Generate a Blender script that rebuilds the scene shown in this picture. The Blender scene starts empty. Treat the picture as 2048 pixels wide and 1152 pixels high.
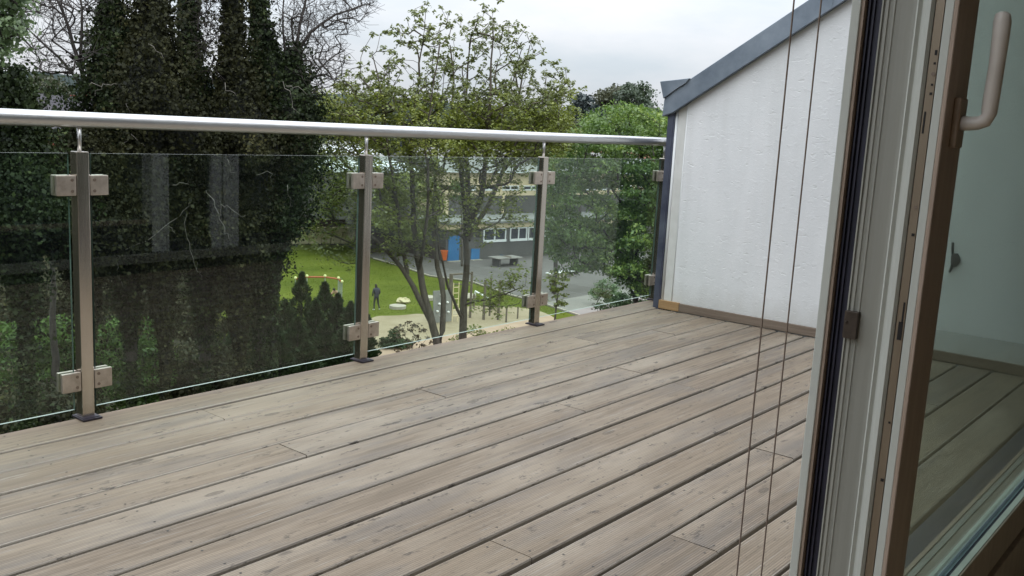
import bpy, bmesh, math, random
import numpy as np
from mathutils import Vector, Matrix, noise as mnoise
random.seed(7)
RNG = np.random.default_rng(11)
S = bpy.context.scene
COL = S.collection

# ------------------------------------------------------------------ camera
FPX = 1897.072                                   # focal length in pixels of the 2048 px wide photograph
CAM = np.array([0.0, -3.036, 1.063])
YAW, PITCH, ROLL = math.radians(38.978), math.radians(-9.835), math.radians(3.091)
_f = np.array([math.cos(PITCH)*math.cos(YAW), math.cos(PITCH)*math.sin(YAW), math.sin(PITCH)])
_r = np.cross(_f, [0, 0, 1]); _r /= np.linalg.norm(_r); _u = np.cross(_r, _f)
RX = math.cos(ROLL)*_r + math.sin(ROLL)*_u
UX = -math.sin(ROLL)*_r + math.cos(ROLL)*_u
cam_d = bpy.data.cameras.new('camera'); cam = bpy.data.objects.new('camera', cam_d); COL.objects.link(cam)
cam_d.sensor_width = 36; cam_d.lens = 36*FPX/2048; cam_d.clip_start = 0.05; cam_d.clip_end = 6000
cam.matrix_world = Matrix(((RX[0], UX[0], -_f[0], CAM[0]), (RX[1], UX[1], -_f[1], CAM[1]), (RX[2], UX[2], -_f[2], CAM[2]), (0, 0, 0, 1)))
S.camera = cam

# ------------------------------------------------------------------ sky (overcast), sun, exposure
W = bpy.data.worlds.new('World'); S.world = W; W.use_nodes = True
nt = W.node_tree; nt.nodes.clear(); N = nt.nodes.new; L = nt.links.new
SUN_EL, SUN_AZ = math.radians(48), math.radians(200)
out = N('ShaderNodeOutputWorld'); bg = N('ShaderNodeBackground'); L(bg.outputs[0], out.inputs[0])
sky = N('ShaderNodeTexSky'); sky.sky_type = 'NISHITA'; sky.sun_disc = False
sky.sun_elevation = SUN_EL; sky.sun_rotation = SUN_AZ; sky.dust_density = 3; sky.air_density = 1.2
tc = N('ShaderNodeTexCoord'); sep = N('ShaderNodeSeparateXYZ'); L(tc.outputs['Generated'], sep.inputs[0])
mx = N('ShaderNodeMath'); mx.operation = 'MAXIMUM'; L(sep.outputs[2], mx.inputs[0]); mx.inputs[1].default_value = 0
grad = N('ShaderNodeMath'); grad.operation = 'MULTIPLY_ADD'; L(mx.outputs[0], grad.inputs[0]); grad.inputs[1].default_value = 3.7; grad.inputs[2].default_value = 1.0
mp = N('ShaderNodeMapping'); L(tc.outputs['Generated'], mp.inputs[0]); mp.inputs['Scale'].default_value = (2.0, 2.0, 7.0); mp.inputs['Location'].default_value = (3.1, 0.7, 0.2)
nz = N('ShaderNodeTexNoise'); L(mp.outputs[0], nz.inputs[0]); nz.inputs['Scale'].default_value = 1.9; nz.inputs['Detail'].default_value = 7; nz.inputs['Roughness'].default_value = .55
cr = N('ShaderNodeValToRGB'); L(nz.outputs[0], cr.inputs[0])
cr.color_ramp.elements[0].position = .34; cr.color_ramp.elements[0].color = (.66, .73, .80, 1)
cr.color_ramp.elements[1].position = .62; cr.color_ramp.elements[1].color = (.84, .86, .905, 1)
sc1 = N('ShaderNodeVectorMath'); sc1.operation = 'SCALE'; L(cr.outputs[0], sc1.inputs[0])
gs = N('ShaderNodeMath'); gs.operation = 'MULTIPLY'; L(grad.outputs[0], gs.inputs[0]); gs.inputs[1].default_value = 7.1
L(gs.outputs[0], sc1.inputs['Scale'])
mixs = N('ShaderNodeMix'); mixs.data_type = 'RGBA'; mixs.inputs[0].default_value = .90
L(sky.outputs[0], mixs.inputs['A']); L(sc1.outputs[0], mixs.inputs['B']); L(mixs.outputs['Result'], bg.inputs[0])
bg.inputs['Strength'].default_value = .10
sd = bpy.data.lights.new('sun', 'SUN'); sd.energy = .7; sd.angle = math.radians(25); sd.color = (1, .97, .92)
so = bpy.data.objects.new('sun', sd); COL.objects.link(so)
# Nishita: rotation measured clockwise from +Y
sv = Vector((math.sin(SUN_AZ)*math.cos(SUN_EL), math.cos(SUN_AZ)*math.cos(SUN_EL), math.sin(SUN_EL)))
so.rotation_euler = sv.to_track_quat('Z', 'Y').to_euler(); so.location = (0, -10, 30)
S.view_settings.view_transform = 'Standard'; S.view_settings.look = 'None'
S.view_settings.exposure = 0.33; S.view_settings.gamma = 1; S.view_settings.use_curve_mapping = False
S.cycles.max_bounces = 8; S.cycles.transparent_max_bounces = 16; S.cycles.diffuse_bounces = 3
S.cycles.caustics_reflective = False; S.cycles.caustics_refractive = False

GZ = -11.3                                        # ground level below the deck
def ray(u, v):
    return _f + RX*((u-1024)/FPX) + UX*(-(v-576)/FPX)
def G(u, v, z=GZ):                                # the point of the ground seen in that direction
    r = ray(u, v); t = (z-CAM[2])/r[2]; return CAM + t*r
def D(u, v, dist):                                # the point at a horizontal distance in that direction
    r = ray(u, v); r = r/math.hypot(r[0], r[1]); return CAM + dist*r

# ------------------------------------------------------------------ materials
MATS = {}
def newmat(name):
    m = bpy.data.materials.new(name); m.use_nodes = True; t = m.node_tree; t.nodes.clear(); MATS[name] = m
    o = t.nodes.new('ShaderNodeOutputMaterial'); return m, t, o
def setc(sock, c): sock.default_value = (c[0], c[1], c[2], 1)
def noisemat(name, c1, c2, scale=5, detail=4, rough=.7, metal=0, bump=0, bscale=None, stretch=(1, 1, 1), dist=.02, spec=.5, perobj=0, coord='Object', pos=(.3, .7)):
    m, t, o = newmat(name); N = t.nodes.new; L = t.links.new
    b = N('ShaderNodeBsdfPrincipled'); L(b.outputs[0], o.inputs[0])
    c = N('ShaderNodeTexCoord'); mp = N('ShaderNodeMapping'); mp.inputs['Scale'].default_value = stretch; L(c.outputs[coord], mp.inputs[0])
    n = N('ShaderNodeTexNoise'); n.inputs['Scale'].default_value = scale; n.inputs['Detail'].default_value = detail; n.inputs['Roughness'].default_value = .6; L(mp.outputs[0], n.inputs[0])
    r = N('ShaderNodeValToRGB'); setc(r.color_ramp.elements[0], (0, 0, 0)) if 0 else None
    r.color_ramp.elements[0].position = pos[0]; r.color_ramp.elements[0].color = (*c1, 1); r.color_ramp.elements[1].position = pos[1]; r.color_ramp.elements[1].color = (*c2, 1)
    L(n.outputs[0], r.inputs[0]); colout = r.outputs[0]
    if perobj:
        oi = N('ShaderNodeObjectInfo'); ma = N('ShaderNodeMath'); ma.operation = 'MULTIPLY_ADD'; L(oi.outputs['Random'], ma.inputs[0]); ma.inputs[1].default_value = perobj; ma.inputs[2].default_value = 1-perobj/2
        hs = N('ShaderNodeHueSaturation'); L(colout, hs.inputs['Color']); L(ma.outputs[0], hs.inputs['Value']); colout = hs.outputs[0]
    L(colout, b.inputs['Base Color']); b.inputs['Roughness'].default_value = rough; b.inputs['Metallic'].default_value = metal
    b.inputs['Specular IOR Level'].default_value = spec
    if bump:
        n2 = N('ShaderNodeTexNoise'); n2.inputs['Scale'].default_value = bscale or scale*4; n2.inputs['Detail'].default_value = 5; L(mp.outputs[0], n2.inputs[0])
        bp = N('ShaderNodeBump'); bp.inputs['Strength'].default_value = bump; bp.inputs['Distance'].default_value = dist; L(n2.outputs[0], bp.inputs['Height']); L(bp.outputs[0], b.inputs['Normal'])
    return m
def leafmat(name, c1, c2, c3=None, trans=.35, nscale=.6, gloss=.06):
    """leaves: colour varies leaf by leaf and clump by clump, light passes through"""
    m, t, o = newmat(name); N = t.nodes.new; L = t.links.new
    g = N('ShaderNodeNewGeometry'); c = N('ShaderNodeTexCoord')
    n = N('ShaderNodeTexNoise'); n.inputs['Scale'].default_value = nscale; n.inputs['Detail'].default_value = 3; L(c.outputs['Object'], n.inputs[0])
    a = N('ShaderNodeMath'); a.operation = 'MULTIPLY_ADD'; L(g.outputs['Random Per Island'], a.inputs[0]); a.inputs[1].default_value = .55
    s = N('ShaderNodeMath'); s.operation = 'MULTIPLY_ADD'; L(n.outputs[0], s.inputs[0]); s.inputs[1].default_value = 1.3; s.inputs[2].default_value = -.42
    L(s.outputs[0], a.inputs[2])
    r = N('ShaderNodeValToRGB'); e = r.color_ramp.elements; e[0].position = .1; e[0].color = (*c1, 1); e[1].position = .75; e[1].color = (*c2, 1)
    if c3:
        x = e.new(.95); x.color = (*c3, 1)
    L(a.outputs[0], r.inputs[0])
    d = N('ShaderNodeBsdfDiffuse'); L(r.outputs[0], d.inputs[0]); tr = N('ShaderNodeBsdfTranslucent'); L(r.outputs[0], tr.inputs[0])
    gl = N('ShaderNodeBsdfGlossy'); gl.inputs['Roughness'].default_value = .45; gl.inputs[0].default_value = (.8, .85, .8, 1)
    m1 = N('ShaderNodeMixShader'); m1.inputs[0].default_value = trans; L(d.outputs[0], m1.inputs[1]); L(tr.outputs[0], m1.inputs[2])
    m2 = N('ShaderNodeMixShader'); m2.inputs[0].default_value = gloss; L(m1.outputs[0], m2.inputs[1]); L(gl.outputs[0], m2.inputs[2]); L(m2.outputs[0], o.inputs[0])
    return m
def panemat(name, tint, fac=1.0, haze=None):
    """clear pane: tinted transmission and a Fresnel reflection on the faces seen from outside the slab"""
    m, t, o = newmat(name); N = t.nodes.new; L = t.links.new
    tr = N('ShaderNodeBsdfTransparent'); setc(tr.inputs[0], tint)
    gl = N('ShaderNodeBsdfGlossy'); gl.inputs['Roughness'].default_value = .012; setc(gl.inputs[0], (.95, .98, .96))
    fr = N('ShaderNodeFresnel'); fr.inputs[0].default_value = 1.5
    g = N('ShaderNodeNewGeometry'); inv = N('ShaderNodeMath'); inv.operation = 'SUBTRACT'; inv.inputs[0].default_value = 1; L(g.outputs['Backfacing'], inv.inputs[1])
    mu = N('ShaderNodeMath'); mu.operation = 'MULTIPLY'; L(fr.outputs[0], mu.inputs[0]); L(inv.outputs[0], mu.inputs[1])
    m2 = N('ShaderNodeMath'); m2.operation = 'MULTIPLY'; m2.inputs[1].default_value = fac; m2.use_clamp = True; L(mu.outputs[0], m2.inputs[0])
    ms = N('ShaderNodeMixShader'); L(m2.outputs[0], ms.inputs[0]); L(tr.outputs[0], ms.inputs[1]); L(gl.outputs[0], ms.inputs[2])
    last = ms.outputs[0]
    if haze:                                      # dust film on the glass
        df = N('ShaderNodeBsdfDiffuse'); setc(df.inputs[0], haze[0]); c = N('ShaderNodeTexCoord'); n = N('ShaderNodeTexNoise'); n.inputs['Scale'].default_value = 2.5; n.inputs['Detail'].default_value = 6; L(c.outputs['Object'], n.inputs[0])
        q = N('ShaderNodeMath'); q.operation = 'MULTIPLY'; q.inputs[1].default_value = haze[1]*2; L(n.outputs[0], q.inputs[0])
        mh = N('ShaderNodeMixShader'); L(q.outputs[0], mh.inputs[0]); L(last, mh.inputs[1]); L(df.outputs[0], mh.inputs[2]); last = mh.outputs[0]
    L(last, o.inputs[0]); return m

def woodmat(name, base, dark, pale, ribs=True):
    m, t, o = newmat(name); N = t.nodes.new; L = t.links.new
    def mth(op, a, b=None, c=None, cl=False):
        q = N('ShaderNodeMath'); q.operation = op; q.use_clamp = cl
        for i, x in enumerate((a, b, c)):
            if x is None: continue
            if isinstance(x, (int, float)): q.inputs[i].default_value = x
            else: L(x, q.inputs[i])
        return q.outputs[0]
    def mix(f, a, b, bt='MIX'):
        q = N('ShaderNodeMix'); q.data_type = 'RGBA'; q.blend_type = bt
        for s_, x in ((q.inputs[0], f), (q.inputs['A'], a), (q.inputs['B'], b)):
            if isinstance(x, (int, float)): s_.default_value = x
            elif isinstance(x, tuple): s_.default_value = (*x, 1)
            else: L(x, s_)
        return q.outputs['Result']
    b = N('ShaderNodeBsdfPrincipled'); L(b.outputs[0], o.inputs[0])
    c = N('ShaderNodeTexCoord'); oi = N('ShaderNodeObjectInfo')
    off = N('ShaderNodeVectorMath'); off.operation = 'SCALE'; off.inputs[0].default_value = (37, 91, 13); L(oi.outputs['Random'], off.inputs['Scale'])
    ad = N('ShaderNodeVectorMath'); ad.operation = 'ADD'; L(c.outputs['Object'], ad.inputs[0]); L(off.outputs[0], ad.inputs[1])
    def nz(sc, st, det=5, rg=.6, ds=0):
        mp = N('ShaderNodeMapping'); mp.inputs['Scale'].default_value = st; L(ad.outputs[0], mp.inputs[0])
        n = N('ShaderNodeTexNoise'); n.inputs['Scale'].default_value = sc; n.inputs['Detail'].default_value = det; n.inputs['Roughness'].default_value = rg; n.inputs['Distortion'].default_value = ds; L(mp.outputs[0], n.inputs[0]); return n.outputs[0]
    grain = nz(14, (.12, 6, 1), 6, .65, .3)
    fine = nz(60, (.05, 7, 1), 3, .6)
    blot = nz(1.6, (.7, 3.0, 1), 5, .6)
    speck = nz(24, (.45, 1.5, 1), 5, .75)
    wear = nz(3.2, (.45, 2.5, 1), 4, .65)
    def ramp(x, lo, hi): 
        r = N('ShaderNodeMapRange'); r.inputs[1].default_value = lo; r.inputs[2].default_value = hi; L(x, r.inputs[0]); return r.outputs[0]
    col = mix(ramp(grain, .36, .66), dark, base)
    col = mix(mth('MULTIPLY', ramp(blot, .42, .66), .75), col, pale)
    col = mix(mth('MULTIPLY', ramp(wear, .50, .66), .6), col, (.17, .15, .135))
    # slightly brown / grey individual boards
    col = mix(mth('MULTIPLY', ramp(oi.outputs['Random'], .35, 1.0), .55), col, (.215, .165, .110), 'MIX')
    # knots
    mpk = N('ShaderNodeMapping'); mpk.inputs['Scale'].default_value = (3.4, 9.5, .01); L(ad.outputs[0], mpk.inputs[0])
    vk = N('ShaderNodeTexVoronoi'); vk.inputs['Scale'].default_value = 1.0; vk.inputs['Randomness'].default_value = 1; L(mpk.outputs[0], vk.inputs[0])
    wn = N('ShaderNodeTexWhiteNoise'); wn.noise_dimensions = '3D'; L(vk.outputs['Position'], wn.inputs[0])
    rare = mth('GREATER_THAN', wn.outputs[0], .55)
    kd = mth('MULTIPLY_ADD', fine, .05, vk.outputs['Distance'])
    ring = mth('MULTIPLY', mth('SUBTRACT', 1, ramp(kd, .07, .15), None, True), rare)
    ringl = mth('MULTIPLY', mth('SUBTRACT', 1, ramp(mth('ABSOLUTE', mth('SUBTRACT', kd, .13)), .0, .03), None, True), rare)
    col = mix(mth('MULTIPLY', ring, .7), col, (.085, .068, .055))
    col = mix(mth('MULTIPLY', ringl, .55), col, (.07, .055, .045))
    # pale rims painted along the board edges, standing in for their highlight
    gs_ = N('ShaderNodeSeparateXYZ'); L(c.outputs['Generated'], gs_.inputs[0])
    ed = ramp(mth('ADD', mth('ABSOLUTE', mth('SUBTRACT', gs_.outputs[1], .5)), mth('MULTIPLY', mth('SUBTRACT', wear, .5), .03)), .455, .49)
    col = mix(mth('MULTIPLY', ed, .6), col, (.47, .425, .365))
    # dark specks and scratches running with the grain
    col = mix(mth('MULTIPLY', mth('MULTIPLY', ramp(speck, .585, .66), ramp(blot, .25, .5)), .8), col, (.055, .045, .04))
    col = mix(mth('MULTIPLY', ramp(nz(26, (.16, 3.2, 1), 4, .7), .60, .70), .5), col, (.38, .355, .32))
    col = mix(mth('MULTIPLY', ramp(fine, .3, .62), .22), (.09, .075, .06), col) if 0 else col
    hs = N('ShaderNodeHueSaturation'); L(col, hs.inputs['Color']); L(mth('MULTIPLY_ADD', oi.outputs['Random'], .18, .90), hs.inputs['Value'])
    h = mth('MULTIPLY', fine, .35)
    if ribs:
        sp = N('ShaderNodeSeparateXYZ'); L(c.outputs['Object'], sp.inputs[0])
        wv = mth('SINE', mth('MULTIPLY', sp.outputs[1], 2*math.pi/.0074))
        keep = ramp(wear, .30, .55)
        rib = mth('MULTIPLY', wv, mth('MULTIPLY_ADD', keep, .5, .35))
        h = mth('ADD', h, mth('MULTIPLY', rib, .45))
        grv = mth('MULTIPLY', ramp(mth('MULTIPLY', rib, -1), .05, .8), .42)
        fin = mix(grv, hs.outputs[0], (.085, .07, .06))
    else: fin = hs.outputs[0]
    L(fin, b.inputs['Base Color']); b.inputs['Roughness'].default_value = .72; b.inputs['Specular IOR Level'].default_value = .35
    bp = N('ShaderNodeBump'); bp.inputs['Strength'].default_value = .55; bp.inputs['Distance'].default_value = .0016; L(h, bp.inputs['Height']); L(bp.outputs[0], b.inputs['Normal'])
    return m

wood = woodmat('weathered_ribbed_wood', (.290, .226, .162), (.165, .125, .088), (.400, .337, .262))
wood_sk = noisemat('skirting_wood', (.16, .12, .088), (.235, .18, .135), 9, 4, .7, stretch=(1, .15, 3), bump=.2)
wood_sk2 = noisemat('fresh_skirting_wood', (.34, .20, .09), (.42, .27, .13), 9, 4, .6, stretch=(1, .2, 3), bump=.2)
joist_m = noisemat('joist_wood', (.02, .015, .012), (.045, .035, .03), 6)
steel = noisemat('brushed_steel', (.46, .415, .355), (.66, .605, .53), 30, 6, .19, .95, .04, stretch=(1, 1, .06), pos=(.25, .75))
steel_rail = noisemat('rail_steel', (.55, .55, .55), (.68, .68, .68), 30, 4, .3, .9, .04, stretch=(.05, 1, 1))
clamp_m = noisemat('clamp_steel', (.38, .32, .265), (.60, .53, .46), 26, 6, .38, .75, .08)
bolt_m = noisemat('bolt_bronze', (.20, .155, .125), (.27, .21, .165), 40, 2, .5, .6)
rubber = noisemat('black_rubber', (.006, .006, .008), (.012, .012, .016), 20, 2, .5)
plate_m = noisemat('base_cover', (.018, .014, .022), (.035, .028, .04), 20, 2, .45)
zinc = noisemat('weathered_zinc', (.150, .185, .225), (.29, .335, .385), 5, 7, .55, .55, .12, 18, dist=.004)
zinc_d = noisemat('dark_zinc', (.055, .062, .10), (.13, .145, .19), 6, 5, .5, .4, .1)
trim_w = noisemat('white_trim', (.62, .62, .58), (.74, .74, .71), 8, 4, .6, bump=.2, dist=.003)
pane_m = panemat('railing_glass', (.90, .965, .925), 1.2, ((.55, .68, .60), .0015))
edge_d = noisemat('dark_glass_edge', (.05, .085, .07), (.10, .15, .125), 5, 2, .25, 0)  # upright pane edges: same glass, shade put into a darker colour
edge_m = noisemat('glass_edge', (.28, .31, .285), (.42, .45, .425), 5, 2, .25, 0)  # level pane edges: caught light put into a paler colour
sash_pane = panemat('tinted_door_glass', (.67, .745, .70), 1.6, ((.6, .68, .62), .02))
win_pane = panemat('window_glass', (.45, .52, .5), 2.0)
pvc = noisemat('white_profile', (.50, .52, .47), (.60, .62, .57), 10, 4, .42, bump=.1, stretch=(1, 1, .1), dist=.001)
pvc_g = noisemat('grey_white_profile', (.27, .27, .235), (.38, .38, .335), 14, 5, .4, bump=.15, stretch=(1, 1, .06), dist=.001)
pvc_t = noisemat('dirty_profile', (.26, .225, .175), (.38, .35, .29), 18, 5, .5, bump=.15, stretch=(1, 1, .08), dist=.001)
brown = noisemat('brown_foil', (.33, .25, .19), (.43, .335, .265), 60, 5, .5, bump=.1, stretch=(1, 1, .12))
navy = noisemat('navy_seal', (.010, .010, .022), (.030, .030, .055), 12, 4, .4)
hard_m = noisemat('tan_metal_strip', (.22, .17, .115), (.31, .255, .19), 16, 5, .45, .5, stretch=(1, 1, .1))
handle_m = noisemat('beige_handle', (.60, .55, .49), (.68, .63, .57), 20, 3, .38)
hole_m = noisemat('dark_hole', (.008, .007, .006), (.012, .01, .01), 10)
cord_m = noisemat('beige_cord', (.17, .125, .095), (.25, .19, .15), 200, 2, .8, stretch=(1, 1, .4))
paint_i = noisemat('room_paint', (.78, .77, .74), (.82, .81, .78), 3)
floor_i = noisemat('room_floor', (.30, .22, .15), (.38, .28, .19), 5, stretch=(.2, 3, 1))
render_w = noisemat('house_render', (.50, .49, .46), (.58, .57, .54), 6, bump=.2)
bark = noisemat('grey_bark', (.050, .040, .030), (.115, .098, .075), 7, 6, .9, bump=.5, stretch=(2, 2, .4), dist=.03)
bark_d = noisemat('dark_bark', (.028, .024, .022), (.062, .052, .045), 7, 5, .9, bump=.4, stretch=(2, 2, .4), dist=.03)
bark_p = noisemat('pale_dead_wood', (.13, .12, .10), (.27, .25, .22), 12, 4, .8)
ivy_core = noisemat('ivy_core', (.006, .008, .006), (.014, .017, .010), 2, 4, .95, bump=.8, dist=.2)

def plastermat():
    m, t, o = newmat('white_rough_plaster'); N = t.nodes.new; L = t.links.new
    b = N('ShaderNodeBsdfPrincipled'); L(b.outputs[0], o.inputs[0]); b.inputs['Roughness'].default_value = .85; b.inputs['Specular IOR Level'].default_value = .2
    c = N('ShaderNodeTexCoord')
    def nz(sc, st, det, rg=.6, ds=0.0):
        mp = N('ShaderNodeMapping'); mp.inputs['Scale'].default_value = st; L(c.outputs['Object'], mp.inputs[0])
        n = N('ShaderNodeTexNoise'); n.inputs['Scale'].default_value = sc; n.inputs['Detail'].default_value = det; n.inputs['Roughness'].default_value = rg; n.inputs['Distortion'].default_value = ds; L(mp.outputs[0], n.inputs[0]); return n.outputs[0]
    def mr(x, a, b_, c_=0, d=1):
        r = N('ShaderNodeMapRange'); r.inputs[1].default_value = a; r.inputs[2].default_value = b_; r.inputs[3].default_value = c_; r.inputs[4].default_value = d; L(x, r.inputs[0]); return r.outputs[0]
    def mth(op, a, b_):
        q = N('ShaderNodeMath'); q.operation = op
        for i, x in enumerate((a, b_)):
            if isinstance(x, (int, float)): q.inputs[i].default_value = x
            else: L(x, q.inputs[i])
        return q.outputs[0]
    broad = nz(2.2, (1, 1, 1), 3); trow = nz(20, (1, .9, 1.4), 5, .65, .2); grit = nz(60, (1, 1, 1.15), 4, .75); pock = nz(22, (1, .75, 2.2), 3, .6, .3)
    r = N('ShaderNodeValToRGB'); r.color_ramp.elements[0].color = (.76, .775, .775, 1); r.color_ramp.elements[1].color = (.83, .84, .84, 1); r.color_ramp.elements[0].position = .3; r.color_ramp.elements[1].position = .7
    L(nz(5, (1, 1, .4), 4), r.inputs[0])
    st = N('ShaderNodeMix'); st.data_type = 'RGBA'; L(mr(nz(9, (1, 1, .09), 5, .6), .52, .72, 0, .20), st.inputs[0]); L(r.outputs[0], st.inputs['A']); st.inputs['B'].default_value = (.60, .60, .575, 1)
    sz = N('ShaderNodeSeparateXYZ'); L(c.outputs['Object'], sz.inputs[0]); low = mth('MULTIPLY', mr(mth('ADD', sz.outputs[2], mth('MULTIPLY', nz(14, (1, 1, .5), 4), .16)), .13, .30, 1, 0), .5)
    s2 = N('ShaderNodeMix'); s2.data_type = 'RGBA'; L(low, s2.inputs[0]); L(st.outputs['Result'], s2.inputs['A']); s2.inputs['B'].default_value = (.50, .485, .44, 1); L(s2.outputs['Result'], b.inputs['Base Color'])
    patch = mr(nz(3.1, (1, 1, .8), 3), .35, .70, .25, .75)
    h = mth('ADD', mth('MULTIPLY', broad, .9), mth('MULTIPLY', mth('MULTIPLY', mr(trow, .54, .68), .42), patch))
    h = mth('ADD', h, mth('MULTIPLY', grit, .42)); h = mth('ADD', h, mth('MULTIPLY', mth('MULTIPLY', mr(pock, .63, .70), -.8), patch))
    bp = N('ShaderNodeBump'); bp.inputs['Strength'].default_value = .6; bp.inputs['Distance'].default_value = .006; L(h, bp.inputs['Height']); L(bp.outputs[0], b.inputs['Normal'])
    return m
plaster = plastermat()

L_MAPLE = leafmat('maple_leaves', (.095, .12, .018), (.22, .26, .042), (.36, .38, .09), .42, .5)
L_MAPLE2 = leafmat('maple_leaves_dull', (.095, .115, .030), (.18, .21, .06), (.27, .29, .09), .55, .5)
L_RUST = leafmat('rusty_young_leaves', (.045, .028, .014), (.115, .075, .032), (.15, .13, .04), .35, .5)
L_BRIGHT = leafmat('bright_green_leaves', (.050, .105, .022), (.155, .25, .045), (.30, .38, .075), .4, .45)
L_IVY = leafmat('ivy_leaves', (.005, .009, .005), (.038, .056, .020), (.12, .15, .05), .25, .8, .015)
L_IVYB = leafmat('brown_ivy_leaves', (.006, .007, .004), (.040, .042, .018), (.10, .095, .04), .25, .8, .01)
L_THUJA = leafmat('conifer_sprays', (.014, .026, .010), (.040, .068, .024), (.075, .11, .04), .15, 1.5, .02)
L_SHRUB = leafmat('shrub_leaves', (.035, .075, .014), (.10, .17, .032), (.19, .27, .06), .3, .35, .03)
L_BROWNSH = leafmat('bramble_leaves', (.022, .024, .012), (.062, .062, .028), (.11, .11, .045), .2, .4, .02)
L_FAR = leafmat('far_leaves', (.022, .038, .022), (.05, .075, .035), (.09, .12, .05), .3, .12)
L_FARB = leafmat('far_hazed_leaves', (.020, .030, .034), (.038, .054, .055), (.06, .08, .07), .2, .12)  # blue cast of distance haze mixed into the leaf colour
L_FARO = leafmat('far_olive_leaves', (.040, .046, .024), (.075, .078, .038), (.10, .10, .05), .3, .12)
L_SPRING = leafmat('pale_spring_leaves', (.07, .12, .05), (.17, .24, .10), (.30, .38, .2), .45, .6)

def groundmat(name, c1, c2, sc, bump=.4, dist=.05):
    return noisemat(name, c1, c2, sc, 6, .95, 0, bump, sc*6, dist=dist, spec=.1, coord='Object')
grass_m = groundmat('lawn_grass', (.060, .082, .006), (.108, .130, .015), .28)
dirt_m = groundmat('undergrowth_soil', (.018, .017, .010), (.045, .042, .020), .3)
sand_m = groundmat('playground_sand', (.23, .185, .115), (.34, .285, .195), .35)
pave_m = groundmat('asphalt_yard', (.115, .108, .10), (.165, .155, .145), .25, .1)
pave_l = groundmat('pale_paving', (.20, .19, .175), (.26, .245, .22), .4, .1)
hill_m = groundmat('hazed_hill_woods', (.075, .10, .105), (.12, .15, .14), .02)  # grey-blue air haze put into the hill colour
conc = noisemat('dark_school_wall', (.065, .065, .062), (.105, .10, .092), .6, 5, .8)
conc_b = noisemat('brown_school_plinth', (.040, .028, .022), (.065, .045, .035), .8, 5, .8)
cream = noisemat('cream_wall', (.54, .44, .27), (.66, .55, .36), .5, 4, .8)
roofg = noisemat('gravel_roof', (.16, .165, .155), (.24, .245, .23), .8, 6, .9, perobj=0)
roofw = noisemat('white_roof_sheet', (.55, .60, .60), (.72, .76, .76), 1, 4, .5)
whitef = noisemat('white_window_frame', (.68, .70, .70), (.78, .80, .80), 3, 3, .5)
glass_d = noisemat('dark_window_pane', (.02, .025, .035), (.05, .06, .075), .4, 3, .12)
blue_m = noisemat('blue_door_paint', (.015, .12, .30), (.03, .17, .38), .8, 3, .5)
orange_m = noisemat('orange_bin_plastic', (.55, .10, .012), (.66, .14, .02), 2, 3, .4)
brick_m = noisemat('red_brick', (.15, .035, .022), (.22, .06, .04), 1.2, 5, .9)
tile_m = noisemat('dark_roof_tiles', (.03, .028, .035), (.055, .05, .058), .8, 4, .8)
tile_r = noisemat('red_roof_tiles', (.16, .05, .035), (.22, .08, .05), .8, 4, .8)
stone_m = noisemat('pale_stone', (.50, .43, .24), (.70, .62, .40), .9, 5, .9, bump=.4, perobj=.35)
stone_g = noisemat('flat_grey_stone', (.30, .27, .21), (.42, .38, .31), 1.5, 5, .9, bump=.3)
post_m = noisemat('play_post_wood', (.09, .075, .055), (.15, .125, .095), 3, 4, .8)
playgrey = noisemat('grey_climbing_panel', (.16, .16, .15), (.22, .22, .20), 3, 3, .8)
white_m = noisemat('white_paint', (.7, .7, .68), (.8, .8, .78), 3, 3, .5)
yellow_m = noisemat('yellow_cap', (.6, .6, .25), (.7, .7, .35), 3)
red_m = noisemat('red_brown_bar', (.32, .08, .03), (.42, .12, .05), 3)
net_m = noisemat('grey_net', (.22, .24, .2), (.30, .32, .28), 3)
skin_m = noisemat('skin', (.42, .24, .17), (.48, .29, .21), 8)
hair_m = noisemat('dark_hair', (.012, .009, .007), (.02, .015, .012), 8)
jacket_m = noisemat('navy_jacket', (.018, .020, .032), (.03, .033, .048), 6, bump=.4)
trous_m = noisemat('black_trousers', (.012, .013, .016), (.02, .021, .025), 6)
shirt_m = noisemat('peach_shirt', (.55, .34, .24), (.62, .40, .29), 6)
flower_m = noisemat('white_flowers', (.55, .55, .48), (.75, .75, .70), 9)

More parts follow.
